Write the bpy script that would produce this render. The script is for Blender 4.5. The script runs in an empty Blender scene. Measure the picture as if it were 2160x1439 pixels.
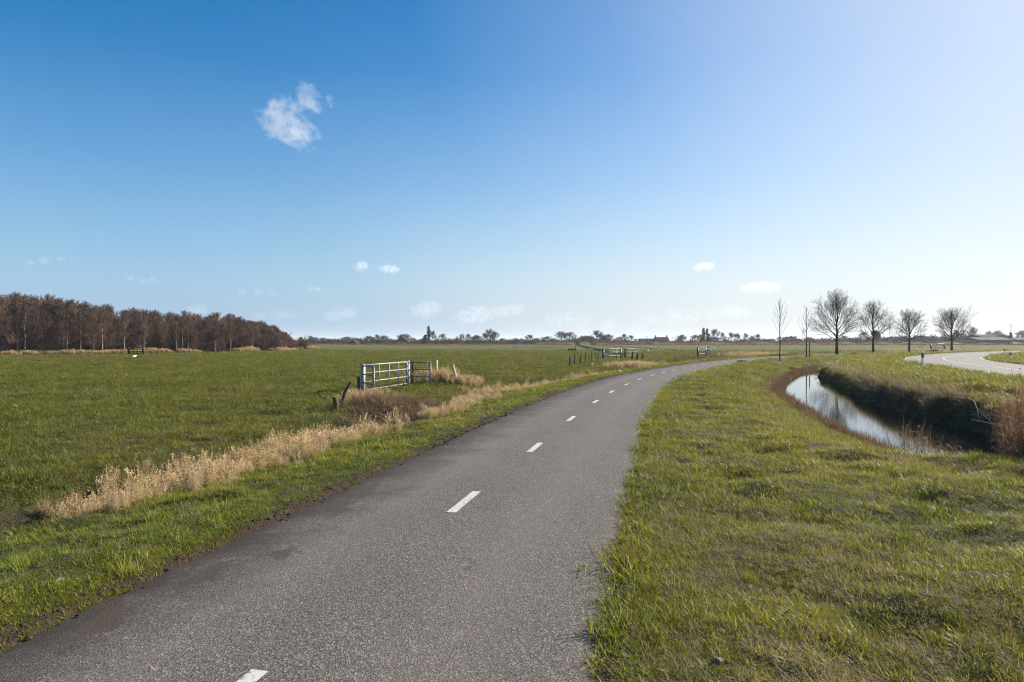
import bpy, math, random
import numpy as np
from mathutils import Vector, Matrix, Euler

S = bpy.context.scene
COL = S.collection
R = math.radians

# ------------------------------------------------------------------ camera
CAM_H, F, CX, HY = 1.7, 1440.0, 1080.0, 718.0          # photograph units (2160 x 1439)
cam = bpy.data.cameras.new("camera")
cam_o = bpy.data.objects.new("camera", cam); COL.objects.link(cam_o)
cam_o.location = (0, 0, CAM_H)
cam_o.rotation_euler = (R(90) - math.atan(1.5 / F), 0, 0)
cam.sensor_width = 36.0; cam.lens = 24.0
cam.clip_start = 0.1; cam.clip_end = 30000
S.camera = cam_o

# ------------------------------------------------------------------ light
SUN_AZ, SUN_EL = 66.0, 29.0                              # degrees right of the view, above the horizon
sd = Vector((math.sin(R(SUN_AZ)) * math.cos(R(SUN_EL)), math.cos(R(SUN_AZ)) * math.cos(R(SUN_EL)), math.sin(R(SUN_EL))))
sun = bpy.data.lights.new("sun", 'SUN'); sun.energy = 5.0; sun.angle = R(0.53); sun.color = (1.0, 0.91, 0.77)
sun_o = bpy.data.objects.new("sun", sun); COL.objects.link(sun_o)
sun_o.rotation_euler = sd.to_track_quat('Z', 'Y').to_euler()
sun_o.location = (40, 20, 40)

EXPOSURE, SKY = 1.10, 0.071
W = bpy.data.worlds.new("World"); S.world = W; W.use_nodes = True
wn = W.node_tree; wn.nodes.clear()
def wnode(t, **kw):
    n_ = wn.nodes.new("ShaderNode" + t)
    for k, v in kw.items(): setattr(n_, k, v)
    return n_
def wramp(src, stops):
    r_ = wnode("ValToRGB"); e_ = r_.color_ramp.elements
    while len(e_) < len(stops): e_.new(.5)
    for el, (p, c) in zip(e_, stops): el.position = p; el.color = (c, c, c, 1)
    wn.links.new(src, r_.inputs[0]); return r_.outputs[0]
def wmix(f, a, b):
    m_ = wnode("Mix", data_type='RGBA')
    for v, k in ((f, 0), (a, 6), (b, 7)):
        if isinstance(v, tuple): m_.inputs[k].default_value = (*v, 1)
        elif isinstance(v, float): m_.inputs[k].default_value = v
        else: wn.links.new(v, m_.inputs[k])
    return m_.outputs[2]
sky = wnode("TexSky"); sky.sky_type = 'NISHITA'; sky.sun_disc = False
sky.sun_elevation = R(SUN_EL); sky.sun_rotation = R(SUN_AZ)
sky.altitude = 0; sky.air_density = 1.0; sky.dust_density = 0.6; sky.ozone_density = 2.0
hsv = wnode("HueSaturation"); hsv.inputs['Saturation'].default_value = 1.55
wn.links.new(sky.outputs[0], hsv.inputs['Color'])
gain = 1.0 / (SKY * 2 ** EXPOSURE)
G3 = lambda r, g_, b: (r * gain, g_ * gain, b * gain)
tcw = wnode("TexCoord"); sxyz = wnode("SeparateXYZ"); wn.links.new(tcw.outputs["Generated"], sxyz.inputs[0])
dotn = wnode("VectorMath", operation='DOT_PRODUCT'); wn.links.new(tcw.outputs["Generated"], dotn.inputs[0]); dotn.inputs[1].default_value = tuple(sd)
lobe = wramp(dotn.outputs["Value"], [(0.0, 0.0), (.20, .13), (.36, .42), (.60, .75), (.82, 1.0)])
air = wmix(lobe, G3(.315, .515, .775), G3(.88, .90, .925))                 # pale air towards the horizon, whiter towards the sun
low = wramp(sxyz.outputs[2], [(0.0, .97), (.05, .82), (.12, .58), (.22, .30), (.36, .08), (.55, 0.0)])
glow = wramp(dotn.outputs["Value"], [(.42, 0.0), (.62, .13), (.78, .40), (.90, .68), (1.0, .92)])
col = wmix(low, hsv.outputs[0], air); col = wmix(glow, col, G3(.80, .85, .95))
bgd = wnode("Background"); bgd.inputs[1].default_value = SKY
out = wnode("OutputWorld")
wn.links.new(col, bgd.inputs[0]); wn.links.new(bgd.outputs[0], out.inputs[0])

S.view_settings.view_transform = 'Standard'
try: S.view_settings.look = 'None'
except Exception: pass
S.view_settings.exposure = EXPOSURE; S.view_settings.gamma = 1.0; S.view_settings.use_curve_mapping = False
S.render.engine = 'CYCLES'
S.cycles.max_bounces = 8; S.cycles.transparent_max_bounces = 8
S.cycles.diffuse_bounces = 3; S.cycles.glossy_bounces = 3; S.cycles.transmission_bounces = 3; S.cycles.volume_bounces = 2
S.cycles.use_denoising = True; S.cycles.denoiser = 'OPENIMAGEDENOISE'; S.cycles.denoising_input_passes = 'RGB_ALBEDO_NORMAL'; S.cycles.denoising_prefilter = 'NONE'; S.cycles.filter_width = 1.15
S.cycles.sample_clamp_indirect = 6.0

rng = np.random.default_rng(11)

# ------------------------------------------------------------------ helpers
def px(x, y, z=0.0):
    """ground point seen at photograph pixel (x, y) on the level z"""
    d = (CAM_H - z) * F / (y - HY)
    return ((x - CX) / F * d, d)
def at(x, d): return (x - CX) / F * d
def ztop(y, d): return CAM_H + (HY - y) * d / F

def tag(o, label=None, cat=None, group=None, kind=None):
    if label: o["label"] = label
    if cat: o["category"] = cat
    if group: o["group"] = group
    if kind: o["kind"] = kind
    return o
def empty(name, loc=(0, 0, 0), rz=0.0):
    o = bpy.data.objects.new(name, None); COL.objects.link(o); o.empty_display_size = 0.3
    o.location = loc; o.rotation_euler = (0, 0, rz); return o

def mesh_np(name, v, faces, mat=None, smooth=False, attrs=None):
    """v (N,3); faces: list of int arrays (M,k)"""
    v = np.asarray(v, np.float32)
    me = bpy.data.meshes.new(name)
    me.vertices.add(len(v)); me.vertices.foreach_set("co", v.ravel())
    faces = [np.asarray(f, np.int32) for f in faces if len(f)]
    idx = np.concatenate([f.ravel() for f in faces])
    tot = np.concatenate([np.full(len(f), f.shape[1], np.int32) for f in faces])
    start = np.concatenate([[0], np.cumsum(tot)[:-1]]).astype(np.int32)
    me.loops.add(len(idx)); me.loops.foreach_set("vertex_index", idx)
    me.polygons.add(len(tot)); me.polygons.foreach_set("loop_start", start)
    try: me.polygons.foreach_set("loop_total", tot)
    except Exception: pass
    me.update(calc_edges=True)
    me.polygons.foreach_set("use_smooth", np.full(len(tot), smooth, bool))
    for k, a in (attrs or {}).items():
        at_ = me.attributes.new(k, 'FLOAT', 'POINT'); at_.data.foreach_set("value", np.asarray(a, np.float32))
    if mat: me.materials.append(mat)
    me.validate()
    return me
def link(name, me, parent=None, loc=None):
    o = bpy.data.objects.new(name, me); COL.objects.link(o)
    if parent: o.parent = parent
    if loc is not None: o.location = loc
    return o

class MB:
    """collects boxes, bars, tubes and prisms into one mesh"""
    def __init__(s): s.v = []; s.f = []
    def add(s, v, f):
        n = len(s.v); s.v += [tuple(p) for p in v]; s.f += [tuple(i + n for i in q) for q in f]; return s
    def box(s, c, d, rz=0.0):
        cx, cy, cz = c; dx, dy, dz = d[0] / 2, d[1] / 2, d[2] / 2; ca, sa = math.cos(rz), math.sin(rz)
        v = []
        for z in (-dz, dz):
            for x, y in ((-dx, -dy), (dx, -dy), (dx, dy), (-dx, dy)):
                v.append((cx + x * ca - y * sa, cy + x * sa + y * ca, cz + z))
        return s.add(v, [(0, 3, 2, 1), (4, 5, 6, 7), (0, 1, 5, 4), (1, 2, 6, 5), (2, 3, 7, 6), (3, 0, 4, 7)])
    def tube(s, pts, r, n=8, cap=True):
        pts = [Vector(p) for p in pts]; rr = r if isinstance(r, (list, tuple)) else [r] * len(pts)
        v = []; k = len(pts)
        for i, p in enumerate(pts):
            t = (pts[min(i + 1, k - 1)] - pts[max(i - 1, 0)]).normalized()
            a = t.cross(Vector((0, 0, 1)) if abs(t.z) < 0.9 else Vector((0, 1, 0))).normalized(); b = t.cross(a)
            for j in range(n):
                w = 2 * math.pi * j / n; v.append(p + (a * math.cos(w) + b * math.sin(w)) * rr[i])
        f = []
        for i in range(k - 1):
            for j in range(n):
                f.append((i * n + j, i * n + (j + 1) % n, (i + 1) * n + (j + 1) % n, (i + 1) * n + j))
        if cap: f += [tuple(range(n))[::-1], tuple((k - 1) * n + j for j in range(n))]
        return s.add(v, f)
    def prism(s, poly, vec):
        n = len(poly); v = [Vector(p) for p in poly]; w = [p + Vector(vec) for p in v]
        f = [tuple(range(n))[::-1], tuple(range(n, 2 * n))] + [(i, (i + 1) % n, n + (i + 1) % n, n + i) for i in range(n)]
        return s.add(v + w, f)
    def build(s, name, mat, parent=None, smooth=False, bevel=0.0):
        me = bpy.data.meshes.new(name); me.from_pydata(s.v, [], s.f); me.materials.append(mat)
        me.polygons.foreach_set("use_smooth", [smooth] * len(me.polygons)); me.update()
        o = link(name, me, parent)
        import bmesh
        bm = bmesh.new(); bm.from_mesh(me); bmesh.ops.recalc_face_normals(bm, faces=bm.faces); bm.to_mesh(me); bm.free()
        if bevel:
            b = o.modifiers.new("bevel", 'BEVEL'); b.width = bevel; b.segments = 2; b.limit_method = 'ANGLE'
        return o

def _hash(ix, iy, s):
    h = (ix.astype(np.int64) * 374761393 + iy.astype(np.int64) * 668265263 + s * 1274126177) & 0x7fffffff
    h = ((h ^ (h >> 13)) * 1103515245 + 12345) & 0x7fffffff
    h = ((h ^ (h >> 16)) * 69069 + 1) & 0x7fffffff
    return ((h >> 7) & 0xffff) / 65535.0
def noise(x, y, scale, seed=0):
    x = np.asarray(x, float) / scale; y = np.asarray(y, float) / scale
    ix = np.floor(x); iy = np.floor(y); fx = x - ix; fy = y - iy
    fx = fx * fx * (3 - 2 * fx); fy = fy * fy * (3 - 2 * fy)
    a = _hash(ix, iy, seed); b = _hash(ix + 1, iy, seed); c = _hash(ix, iy + 1, seed); d = _hash(ix + 1, iy + 1, seed)
    return (a * (1 - fx) + b * fx) * (1 - fy) + (c * (1 - fx) + d * fx) * fy
def fbm(x, y, scale, seed=0, o=3):
    t = 0; w = 0
    for i in range(o):
        t = t + noise(x, y, scale / 2 ** i, seed + i * 17) * 0.5 ** i; w += 0.5 ** i
    return t / w
def sm(a, b, x):
    t = np.clip((np.asarray(x, float) - a) / (b - a), 0, 1); return t * t * (3 - 2 * t)

class Curve:
    """smoothed x as a function of y"""
    def __init__(s, pts, sig=1.6):
        p = np.array(sorted(pts, key=lambda q: q[1]), float)
        s.y = np.arange(-80, 520, 0.25)
        x = np.interp(s.y, p[:, 1], p[:, 0])
        lo = s.y < p[0, 1]; x[lo] = p[0, 0] + (s.y[lo] - p[0, 1]) * (p[1, 0] - p[0, 0]) / (p[1, 1] - p[0, 1])
        hi = s.y > p[-1, 1]; x[hi] = p[-1, 0] + (s.y[hi] - p[-1, 1]) * (p[-1, 0] - p[-2, 0]) / (p[-1, 1] - p[-2, 1])
        k = np.exp(-0.5 * (np.arange(-40, 41) * 0.25 / sig) ** 2); k /= k.sum()
        s.x = np.convolve(np.pad(x, 40, mode='reflect', reflect_type='odd'), k, 'valid')
        s.d = np.gradient(s.x, s.y)
    def __call__(s, y): return np.interp(y, s.y, s.x)
    def slope(s, y): return np.interp(y, s.y, s.d)
    def lat(s, x, y):
        return (np.asarray(x) - s(y)) / np.sqrt(1 + s.slope(y) ** 2)

PATH = Curve([(-6.0, -20), (-2.95, -5), (-1.95, 0), (-1.14, 3.9), (-.44, 7.1), (.36, 10.74), (1.26, 14.7), (2.3, 18.8), (3.25, 22.4), (4.35, 26),
              (5.5, 29.6), (6.85, 33.2), (9.1, 38.5), (11.7, 44), (15.0, 50.6), (18.1, 56), (21.8, 62), (27.4, 70), (35, 79), (43.2, 88), (54, 98), (66.5, 109),
              (80, 118.5), (95, 127), (118, 137), (150, 147), (200, 160), (420, 210)])
PHW = 1.63
LD = Curve([(-12, -20), (-8.6, 0), (-6.2, 8.6), (-5.4, 10), (-4.5, 12.4), (-3.6, 15), (-3.0, 20), (-2.0, 26), (-.1, 30), (1.8, 32.3), (3.7, 36), (5.7, 40.7),
            (9, 49), (11.5, 56), (14.8, 64), (20, 74), (28, 86), (38, 98), (52, 110), (68, 120), (90, 132), (150, 152), (420, 218)])
WL = Curve([(8.2, 0), (8.1, 13), (8.15, 14.5), (8.7, 18.2), (9.4, 21), (10.6, 25.5), (12.0, 30.5), (13.7, 35), (15.9, 40), (21.3, 51), (27.5, 60.5), (34, 68)], 1.0)
BT = Curve([(11.8, 0), (11.9, 12), (12.5, 14), (13.8, 17.5), (14.2, 20), (14.4, 21.7), (15.4, 26), (17.2, 31), (18.9, 35.5), (21.8, 44.5), (25.1, 52), (29.6, 60), (36, 68)], 1.0)
ROAD = Curve([(18, 0), (22.7, 19), (25.6, 29.2), (28.5, 38), (32.6, 49), (36.2, 57), (41.6, 66), (48, 74.5), (56, 84), (66, 93.5), (78, 103.5), (92, 113.5), (112, 125), (160, 148), (420, 205)])
RHW = 3.35
WATER_Z = -0.78
def dam(y):                                              # where the left ditch is filled in
    return np.maximum(sm(15.2, 16.6, y) * (1 - sm(25.5, 28.5, y)), sm(43, 46, y) * (1 - sm(60, 64, y)))
def ditch_on(y): return (1 - sm(60, 67, y)) * sm(9.7, 11.7, y)

def ground(x, y):
    x = np.asarray(x, float); y = np.asarray(y, float)
    u = PATH.lat(x, y); l = -u
    dist = np.hypot(x, y)
    near = 1 - sm(60, 140, dist)
    z = np.zeros_like(x)
    # polder field to the left, lower than the path
    z = z - 0.30 * sm(2.2, 4.4, l) - 0.2 * sm(50, 110, dist) * sm(4, 20, l)
    dl = np.abs(LD.lat(x, y))
    z = z - 0.42 * (1 - sm(0.3, 1.35, dl)) * (1 - dam(y)) * sm(0.5, 2, l)
    # heap of cuttings at the culvert by the gate
    z = z + 0.28 * np.exp(-(((x + 4.1) / 1.3) ** 2 + ((y - 19.5) / 2.0) ** 2)) + 0.12 * np.exp(-(((x + 2.4) / 1.0) ** 2 + ((y - 21) / 1.5) ** 2))
    z = z - .38 * np.exp(-(((x + 3.35) / .55) ** 2 + ((y - 17.2) / .75) ** 2)) - .22 * np.exp(-(((x + 2.3) / .5) ** 2 + ((y - 19.3) / .5) ** 2))
    # two long field ditches and a dike far off
    for fx, y0, y1 in ((lambda q: 17 + (q - 105) * 0.06, 96, 330), (lambda q: 38 - (q - 110) * 0.004, 108, 330)):
        z = z - 0.75 * (1 - sm(0.5, 1.6, np.abs(x - fx(y)))) * sm(y0, y0 + 3, y) * (1 - sm(y1 - 10, y1, y))
    dike = sm(12, 18, x + (y - 300) * .2) * np.clip(1 - np.abs(y - 318 - 0.06 * x) / 7.0, 0, 1)
    z = z + 1.5 * sm(0, 1, dike)
    dike2 = sm(60, 75, x) * np.clip(1 - np.abs(y - 232 - 0.02 * x) / 4.0, 0, 1)
    z = z + 0.7 * sm(0, 1, dike2)
    # lumps of turf
    edge = sm(PHW + 0.1, PHW + 1.3, np.abs(u)) * sm(RHW + 0.2, RHW + 1.5, np.abs(ROAD.lat(x, y)) + (y > 180) * 9)
    z = z + near * edge * (np.where(u > 0, .19, .14) * (fbm(x, y, .95, 3) - .5) + np.where(u > 0, .11, .08) * (noise(x, y, .36, 5) - .5) + 0.16 * (fbm(x, y, 4.5, 9) - .5))
    z = z + (1 - near) * edge * 0.12 * (noise(x, y, 5.0, 8) - .5)
    # right-hand ditch
    wl = WL.lat(x, y); bt = BT.lat(x, y); on = ditch_on(y)
    wob = 0.5 * (fbm(x, y, 1.6, 21) - .5)
    wl2 = wl + wob * .8; bt2 = bt + wob * 1.6
    near_side = -0.74 * np.clip((wl2 + 3.1) / 3.1, 0, 1) ** 1.12 - 0.5 * sm(0, 0.5, wl2)
    far_side = .82 * sm(-1.8, -1.0, bt2) + .18 * sm(-1.0, .5, bt2)
    zz = near_side * (1 - far_side) + (0.10 + 0.16 * (1 - sm(24, 40, y)) + 0.30 * (fbm(x, y, 1.0, 31) - .5)) * far_side * (1 - sm(0.5, 2.6, bt)) + 0.0
    inside = (wl > -3.4) & (y < 70)
    z = np.where(inside, z * (1 - on) + on * (zz + z * (1 - sm(-3.4, -1.4, wl) * (1 - sm(0.2, 1.4, bt)))), z)
    # beds of path and road
    k = sm(PHW - 0.10, PHW + 0.08, np.abs(u) + 0.07 * (fbm(x, y, .22, 40) - .5))
    z = -0.035 * (1 - k) + k * (z + np.where(u < 0, .028, .012) * (1 - sm(PHW + .2, PHW + 1.2, np.abs(u))))
    ur = np.abs(ROAD.lat(x, y)); rr = (y < 180) & (ur < 6)
    kr = sm(RHW - 0.15, RHW + 0.15, ur)
    z = np.where(rr, -0.035 * (1 - kr) + kr * (z + 0.02), z)
    return z
def gz(x, y): return float(ground(np.array([x]), np.array([y]))[0])

# ------------------------------------------------------------------ materials
class N:
    def __init__(s, name):
        s.m = bpy.data.materials.new(name); s.m.use_nodes = True; s.t = s.m.node_tree; s.t.nodes.clear()
        s.out = s.t.nodes.new("ShaderNodeOutputMaterial")
    def n(s, t, **kw):
        nd = s.t.nodes.new("ShaderNode" + t)
        for k, v in kw.items(): setattr(nd, k, v)
        return nd
    def l(s, a, b): s.t.links.new(a, b)
    def pos(s): return s.n("NewGeometry").outputs["Position"]
    def noise(s, scale, detail=3, vec=None, rough=.55, dim='3D'):
        t = s.n("TexNoise"); t.noise_dimensions = dim; t.inputs["Scale"].default_value = scale; t.inputs["Detail"].default_value = detail; t.inputs["Roughness"].default_value = rough
        s.l(vec if vec is not None else s.pos(), t.inputs["Vector"]); return t.outputs["Fac"]
    def ramp(s, fac, stops, interp='LINEAR'):
        r = s.n("ValToRGB"); r.color_ramp.interpolation = interp; e = r.color_ramp.elements
        while len(e) < len(stops): e.new(0.5)
        for el, (p, c) in zip(e, stops):
            el.position = p; el.color = (c, c, c, 1) if not isinstance(c, tuple) else (*c, 1)
        s.l(fac, r.inputs[0]); return r.outputs[0]
    def mix(s, fac, a, b, mode='MIX'):
        m = s.n("Mix", data_type='RGBA', blend_type=mode)
        for v, i in ((fac, 0), (a, 6), (b, 7)):
            if isinstance(v, (int, float)): m.inputs[i].default_value = v
            elif isinstance(v, tuple): m.inputs[i].default_value = (*v, 1)
            else: s.l(v, m.inputs[i])
        return m.outputs[2]
    def math(s, op, a, b=None, c=None, clamp=False):
        m = s.n("Math", operation=op, use_clamp=clamp)
        for i, v in enumerate((a, b, c)):
            if v is None: continue
            if isinstance(v, (int, float)): m.inputs[i].default_value = v
            else: s.l(v, m.inputs[i])
        return m.outputs[0]
    def attr(s, name): return s.n("Attribute", attribute_name=name).outputs["Fac"]
    def rand(s): return s.n("ObjectInfo").outputs["Random"]
    def bump(s, h, strength, dist=.02):
        b = s.n("Bump"); b.inputs["Strength"].default_value = strength; b.inputs["Distance"].default_value = dist
        s.l(h, b.inputs["Height"]); return b.outputs[0]
    def principled(s, col, rough=.8, metal=0.0, normal=None, spec=.5):
        p = s.n("BsdfPrincipled")
        if isinstance(col, tuple): p.inputs["Base Color"].default_value = (*col, 1)
        else: s.l(col, p.inputs["Base Color"])
        if isinstance(rough, (int, float)): p.inputs["Roughness"].default_value = rough
        else: s.l(rough, p.inputs["Roughness"])
        p.inputs["Metallic"].default_value = metal; p.inputs["Specular IOR Level"].default_value = spec
        if normal is not None: s.l(normal, p.inputs["Normal"])
        s.l(p.outputs[0], s.out.inputs[0]); return p

def m_simple(name, a, b=None, scale=4.0, rough=.8, metal=0.0, bump=0.0, spec=.5):
    m = N(name); b = b or tuple(c * .65 for c in a)
    tc = m.n("TexCoord").outputs["Object"]
    f = m.noise(scale, 5, tc)
    col = m.mix(m.ramp(f, [(.32, 0.0), (.68, 1.0)]), b, a)
    nrm = m.bump(m.noise(scale * 4, 4, tc), bump, .01) if bump else None
    m.principled(col, rough, metal, nrm, spec); return m.m

def m_blade(name, stops, transl=.45, rough=.45, spec=.35, patch=None, green=False):
    """thin leaf: diffuse and gloss on both sides plus light let through; tint varies by tuft and by place"""
    m = N(name)
    r = m.rand(); p = m.noise(.9, 4); t_ = m.attr("tint")
    f = m.math('ADD', m.math('ADD', m.math('MULTIPLY', r, .34), m.math('MULTIPLY', p, .62)), m.math('MULTIPLY', m.math('SUBTRACT', t_, .5), .55 if green else .3))
    col = m.ramp(f, stops)
    big = m.noise(.25, 4)
    col = m.mix(m.ramp(big, [(.38, 0.0), (.64, .6)]), col, patch or stops[-1][1])
    if green:                                             # some blades are dead and straw coloured
        col = m.mix(m.ramp(t_, [(.84, 0.0), (.89, 1.0)]), col, m.mix(r, (.20, .155, .07), (.36, .29, .16)))
    d = m.n("BsdfPrincipled"); m.l(col, d.inputs["Base Color"]); d.inputs["Roughness"].default_value = rough; d.inputs["Specular IOR Level"].default_value = spec
    t = m.n("BsdfTranslucent"); m.l(m.mix(1.0, col, (1.35, 1.22, .62) if green else (1.1, 1.05, .9), 'MULTIPLY'), t.inputs["Color"])
    mx = m.n("MixShader"); mx.inputs[0].default_value = transl
    m.l(d.outputs[0], mx.inputs[1]); m.l(t.outputs[0], mx.inputs[2]); m.l(mx.outputs[0], m.out.inputs[0])
    return m.m

def m_ground():
    m = N("turf_ground")
    n1 = m.noise(.5, 4); n2 = m.noise(4.5, 4); n3 = m.noise(26, 3)
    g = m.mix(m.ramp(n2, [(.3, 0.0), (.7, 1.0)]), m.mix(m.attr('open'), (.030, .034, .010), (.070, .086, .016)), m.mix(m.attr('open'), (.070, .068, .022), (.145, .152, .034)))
    g = m.mix(m.ramp(n3, [(.35, .75), (.65, 0.0)]), g, (.030, .036, .010))
    dryf = m.math('MULTIPLY', m.attr("dry"), m.ramp(m.noise(1.4, 4), [(.25, .25), (.7, 1.0)]))
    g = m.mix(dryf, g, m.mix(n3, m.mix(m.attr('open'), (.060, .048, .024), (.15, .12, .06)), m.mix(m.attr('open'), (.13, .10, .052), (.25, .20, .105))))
    g = m.mix(m.ramp(n1, [(.45, 0.0), (.75, .35)]), g, (.105, .105, .038))
    soil = m.mix(n3, (.018, .013, .009), (.065, .046, .031))
    df = m.math('MULTIPLY', m.attr("dirt"), m.ramp(m.noise(7, 4), [(.22, .55), (.55, 1.3)]), clamp=True)
    col = m.mix(df, g, soil)
    h = m.math('ADD', m.noise(9, 5), m.math('MULTIPLY', m.noise(60, 2), .35))
    m.principled(col, .95, 0, m.bump(h, .9, .09), .15); return m.m

def m_asphalt(name, lo, mid, hi, edge=True, scale=108.0):
    m = N(name); pos = m.pos()
    vo = m.n("TexVoronoi"); vo.inputs["Scale"].default_value = scale; m.l(pos, vo.inputs["Vector"])
    sep = m.n("SeparateColor"); m.l(vo.outputs["Color"], sep.inputs[0])
    col = m.ramp(sep.outputs[0], [(.0, lo), (.5, mid), (.86, hi), (1.0, tuple(min(1, c * 1.9) for c in hi))])
    col = m.mix(m.ramp(m.noise(300, 1), [(.3, .4), (.7, 0.0)]), col, lo)
    col = m.mix(m.ramp(m.noise(.7, 5), [(.3, .28), (.7, 0.0)]), col, tuple(c * .5 for c in mid))
    streak = m.n("Mapping"); streak.inputs["Scale"].default_value = (2.2, .12, 1); m.l(pos, streak.inputs["Vector"])
    col = m.mix(m.ramp(m.noise(1.0, 3, streak.outputs[0]), [(.35, .22), (.65, 0.0)]), col, tuple(c * .62 for c in mid))
    if edge:
        lat = m.attr("lat")
        wear = m.ramp(m.math('ADD', m.math('ABSOLUTE', m.math('SUBTRACT', m.math('ABSOLUTE', lat), .46)), m.math('MULTIPLY', m.math('SUBTRACT', m.noise(.9, 4), .5), .5)), [(.0, .30), (.30, 0.0)])
        col = m.mix(wear, col, tuple(c * 1.35 for c in mid))
        cr = m.n('TexVoronoi', feature='DISTANCE_TO_EDGE'); cr.inputs['Scale'].default_value = .55; wv_ = m.n('VectorMath', operation='MULTIPLY_ADD'); nzv = m.n('TexNoise'); nzv.inputs['Scale'].default_value = 3.0; nzv.inputs['Detail'].default_value = 5; m.l(pos, nzv.inputs['Vector']); m.l(nzv.outputs['Color'], wv_.inputs[0]); wv_.inputs[1].default_value = (.5, .5, 0); m.l(pos, wv_.inputs[2]); m.l(wv_.outputs[0], cr.inputs['Vector'])
        crack = m.math('MULTIPLY', m.ramp(cr.outputs['Distance'], [(.002, .75), (.007, 0.0)]), m.ramp(m.noise(.35, 2), [(.56, 0.0), (.62, 1.0)]))
        col = m.mix(crack, col, (.025, .02, .017))
        nz = m.math('SUBTRACT', m.noise(1.3, 5), .5); nz2 = m.math('SUBTRACT', m.noise(9, 4), .5)
        wob = m.math('ADD', m.math('MULTIPLY', nz, .80), m.math('MULTIPLY', nz2, .30))
        e1 = m.math('ADD', m.math('MULTIPLY', lat, -1), wob)
        e1 = m.ramp(e1, [(.46, 0.0), (.74, .5), (.95, .97)])
        e2 = m.ramp(m.math('ADD', lat, m.math('MULTIPLY', wob, .45)), [(.90, 0.0), (1.04, .7)])  # dark right rim: shade of the verge grass put into the colour
        dirt = m.mix(m.noise(40, 3), (.020, .015, .011), (.055, .041, .031))
        col = m.mix(e1, col, dirt); col = m.mix(e2, col, dirt)
        # damp mud marks left near the verge
        for (sx, sy, a, b) in ((-1.84, 5.42, .15, .17), (-2.44, 4.1, .12, .35), (-2.2, 4.95, .10, .42), (-1.66, 7.6, .14, .5), (-.78, 11.8, .15, .8), (-1.42, 9.0, .12, .8), (-.28, 14.2, .12, .8), (-1.75, 6.9, .10, .5)):
            mp = m.n("VectorMath", operation='SUBTRACT'); m.l(pos, mp.inputs[0]); mp.inputs[1].default_value = (sx, sy, 0)
            sc = m.n("VectorMath", operation='MULTIPLY'); m.l(mp.outputs[0], sc.inputs[0]); sc.inputs[1].default_value = (1 / a, 1 / b, 0)
            ln = m.n("VectorMath", operation='LENGTH'); m.l(sc.outputs[0], ln.inputs[0])
            fac = m.math('ADD', ln.outputs["Value"], m.math('MULTIPLY', m.math('SUBTRACT', m.noise(7, 6, None, .7), .5), 4.2))
            col = m.mix(m.ramp(m.math('MULTIPLY', fac, .5), [(.25, .78), (.5, 0.0)]), col, (.05, .037, .026))
    h = m.math('ADD', vo.outputs["Distance"], m.math('MULTIPLY', m.noise(420, 2), .3))
    m.principled(col, .82, 0, m.bump(h, .55, .006), .3); return m.m

def m_paint():
    m = N("road_paint")
    f = m.ramp(m.noise(30, 6), [(.34, 0.0), (.47, 1.0)])
    g = m.mix(m.noise(120, 2), (.36, .355, .33), (.55, .545, .52))
    col = m.mix(f, (.17, .155, .145), g)
    m.principled(col, .7, 0, m.bump(m.noise(200, 2), .3, .004), .3); return m.m
def m_water():
    m = N("ditch_water")
    mp = m.n("Mapping"); mp.inputs["Scale"].default_value = (1, 1, 1); m.l(m.pos(), mp.inputs["Vector"])
    h = m.math('ADD', m.noise(3.5, 3, mp.outputs[0]), m.math('MULTIPLY', m.noise(14, 2, mp.outputs[0]), .35))
    p = m.principled((.012, .014, .011), .03, 0, m.bump(h, .045, .02), .5); p.inputs["IOR"].default_value = 1.55; return m.m
def m_bark(name, a, b, scale=10):
    m = N(name); tc = m.n("TexCoord").outputs["Object"]
    r = m.rand()
    col = m.mix(m.noise(scale, 4, tc), b, a)
    hs = m.n("HueSaturation"); m.l(col, hs.inputs["Color"]); m.l(m.math('ADD', m.math('MULTIPLY', r, .7), .65), hs.inputs["Value"])
    m.principled(hs.outputs[0], .9, 0, m.bump(m.noise(scale * 3, 3, tc), .5, .02), .2); return m.m
def m_birch():
    m = N("birch_bark"); tc = m.n("TexCoord").outputs["Object"]
    mp = m.n("Mapping"); mp.inputs["Scale"].default_value = (3, 3, 1.4); m.l(tc, mp.inputs["Vector"])
    col = m.ramp(m.noise(2.0, 4, mp.outputs[0]), [(.38, (.07, .055, .045)), (.5, (.25, .21, .175)), (.75, (.36, .31, .265))])
    m.principled(col, .8, 0, None, .3); return m.m

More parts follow.
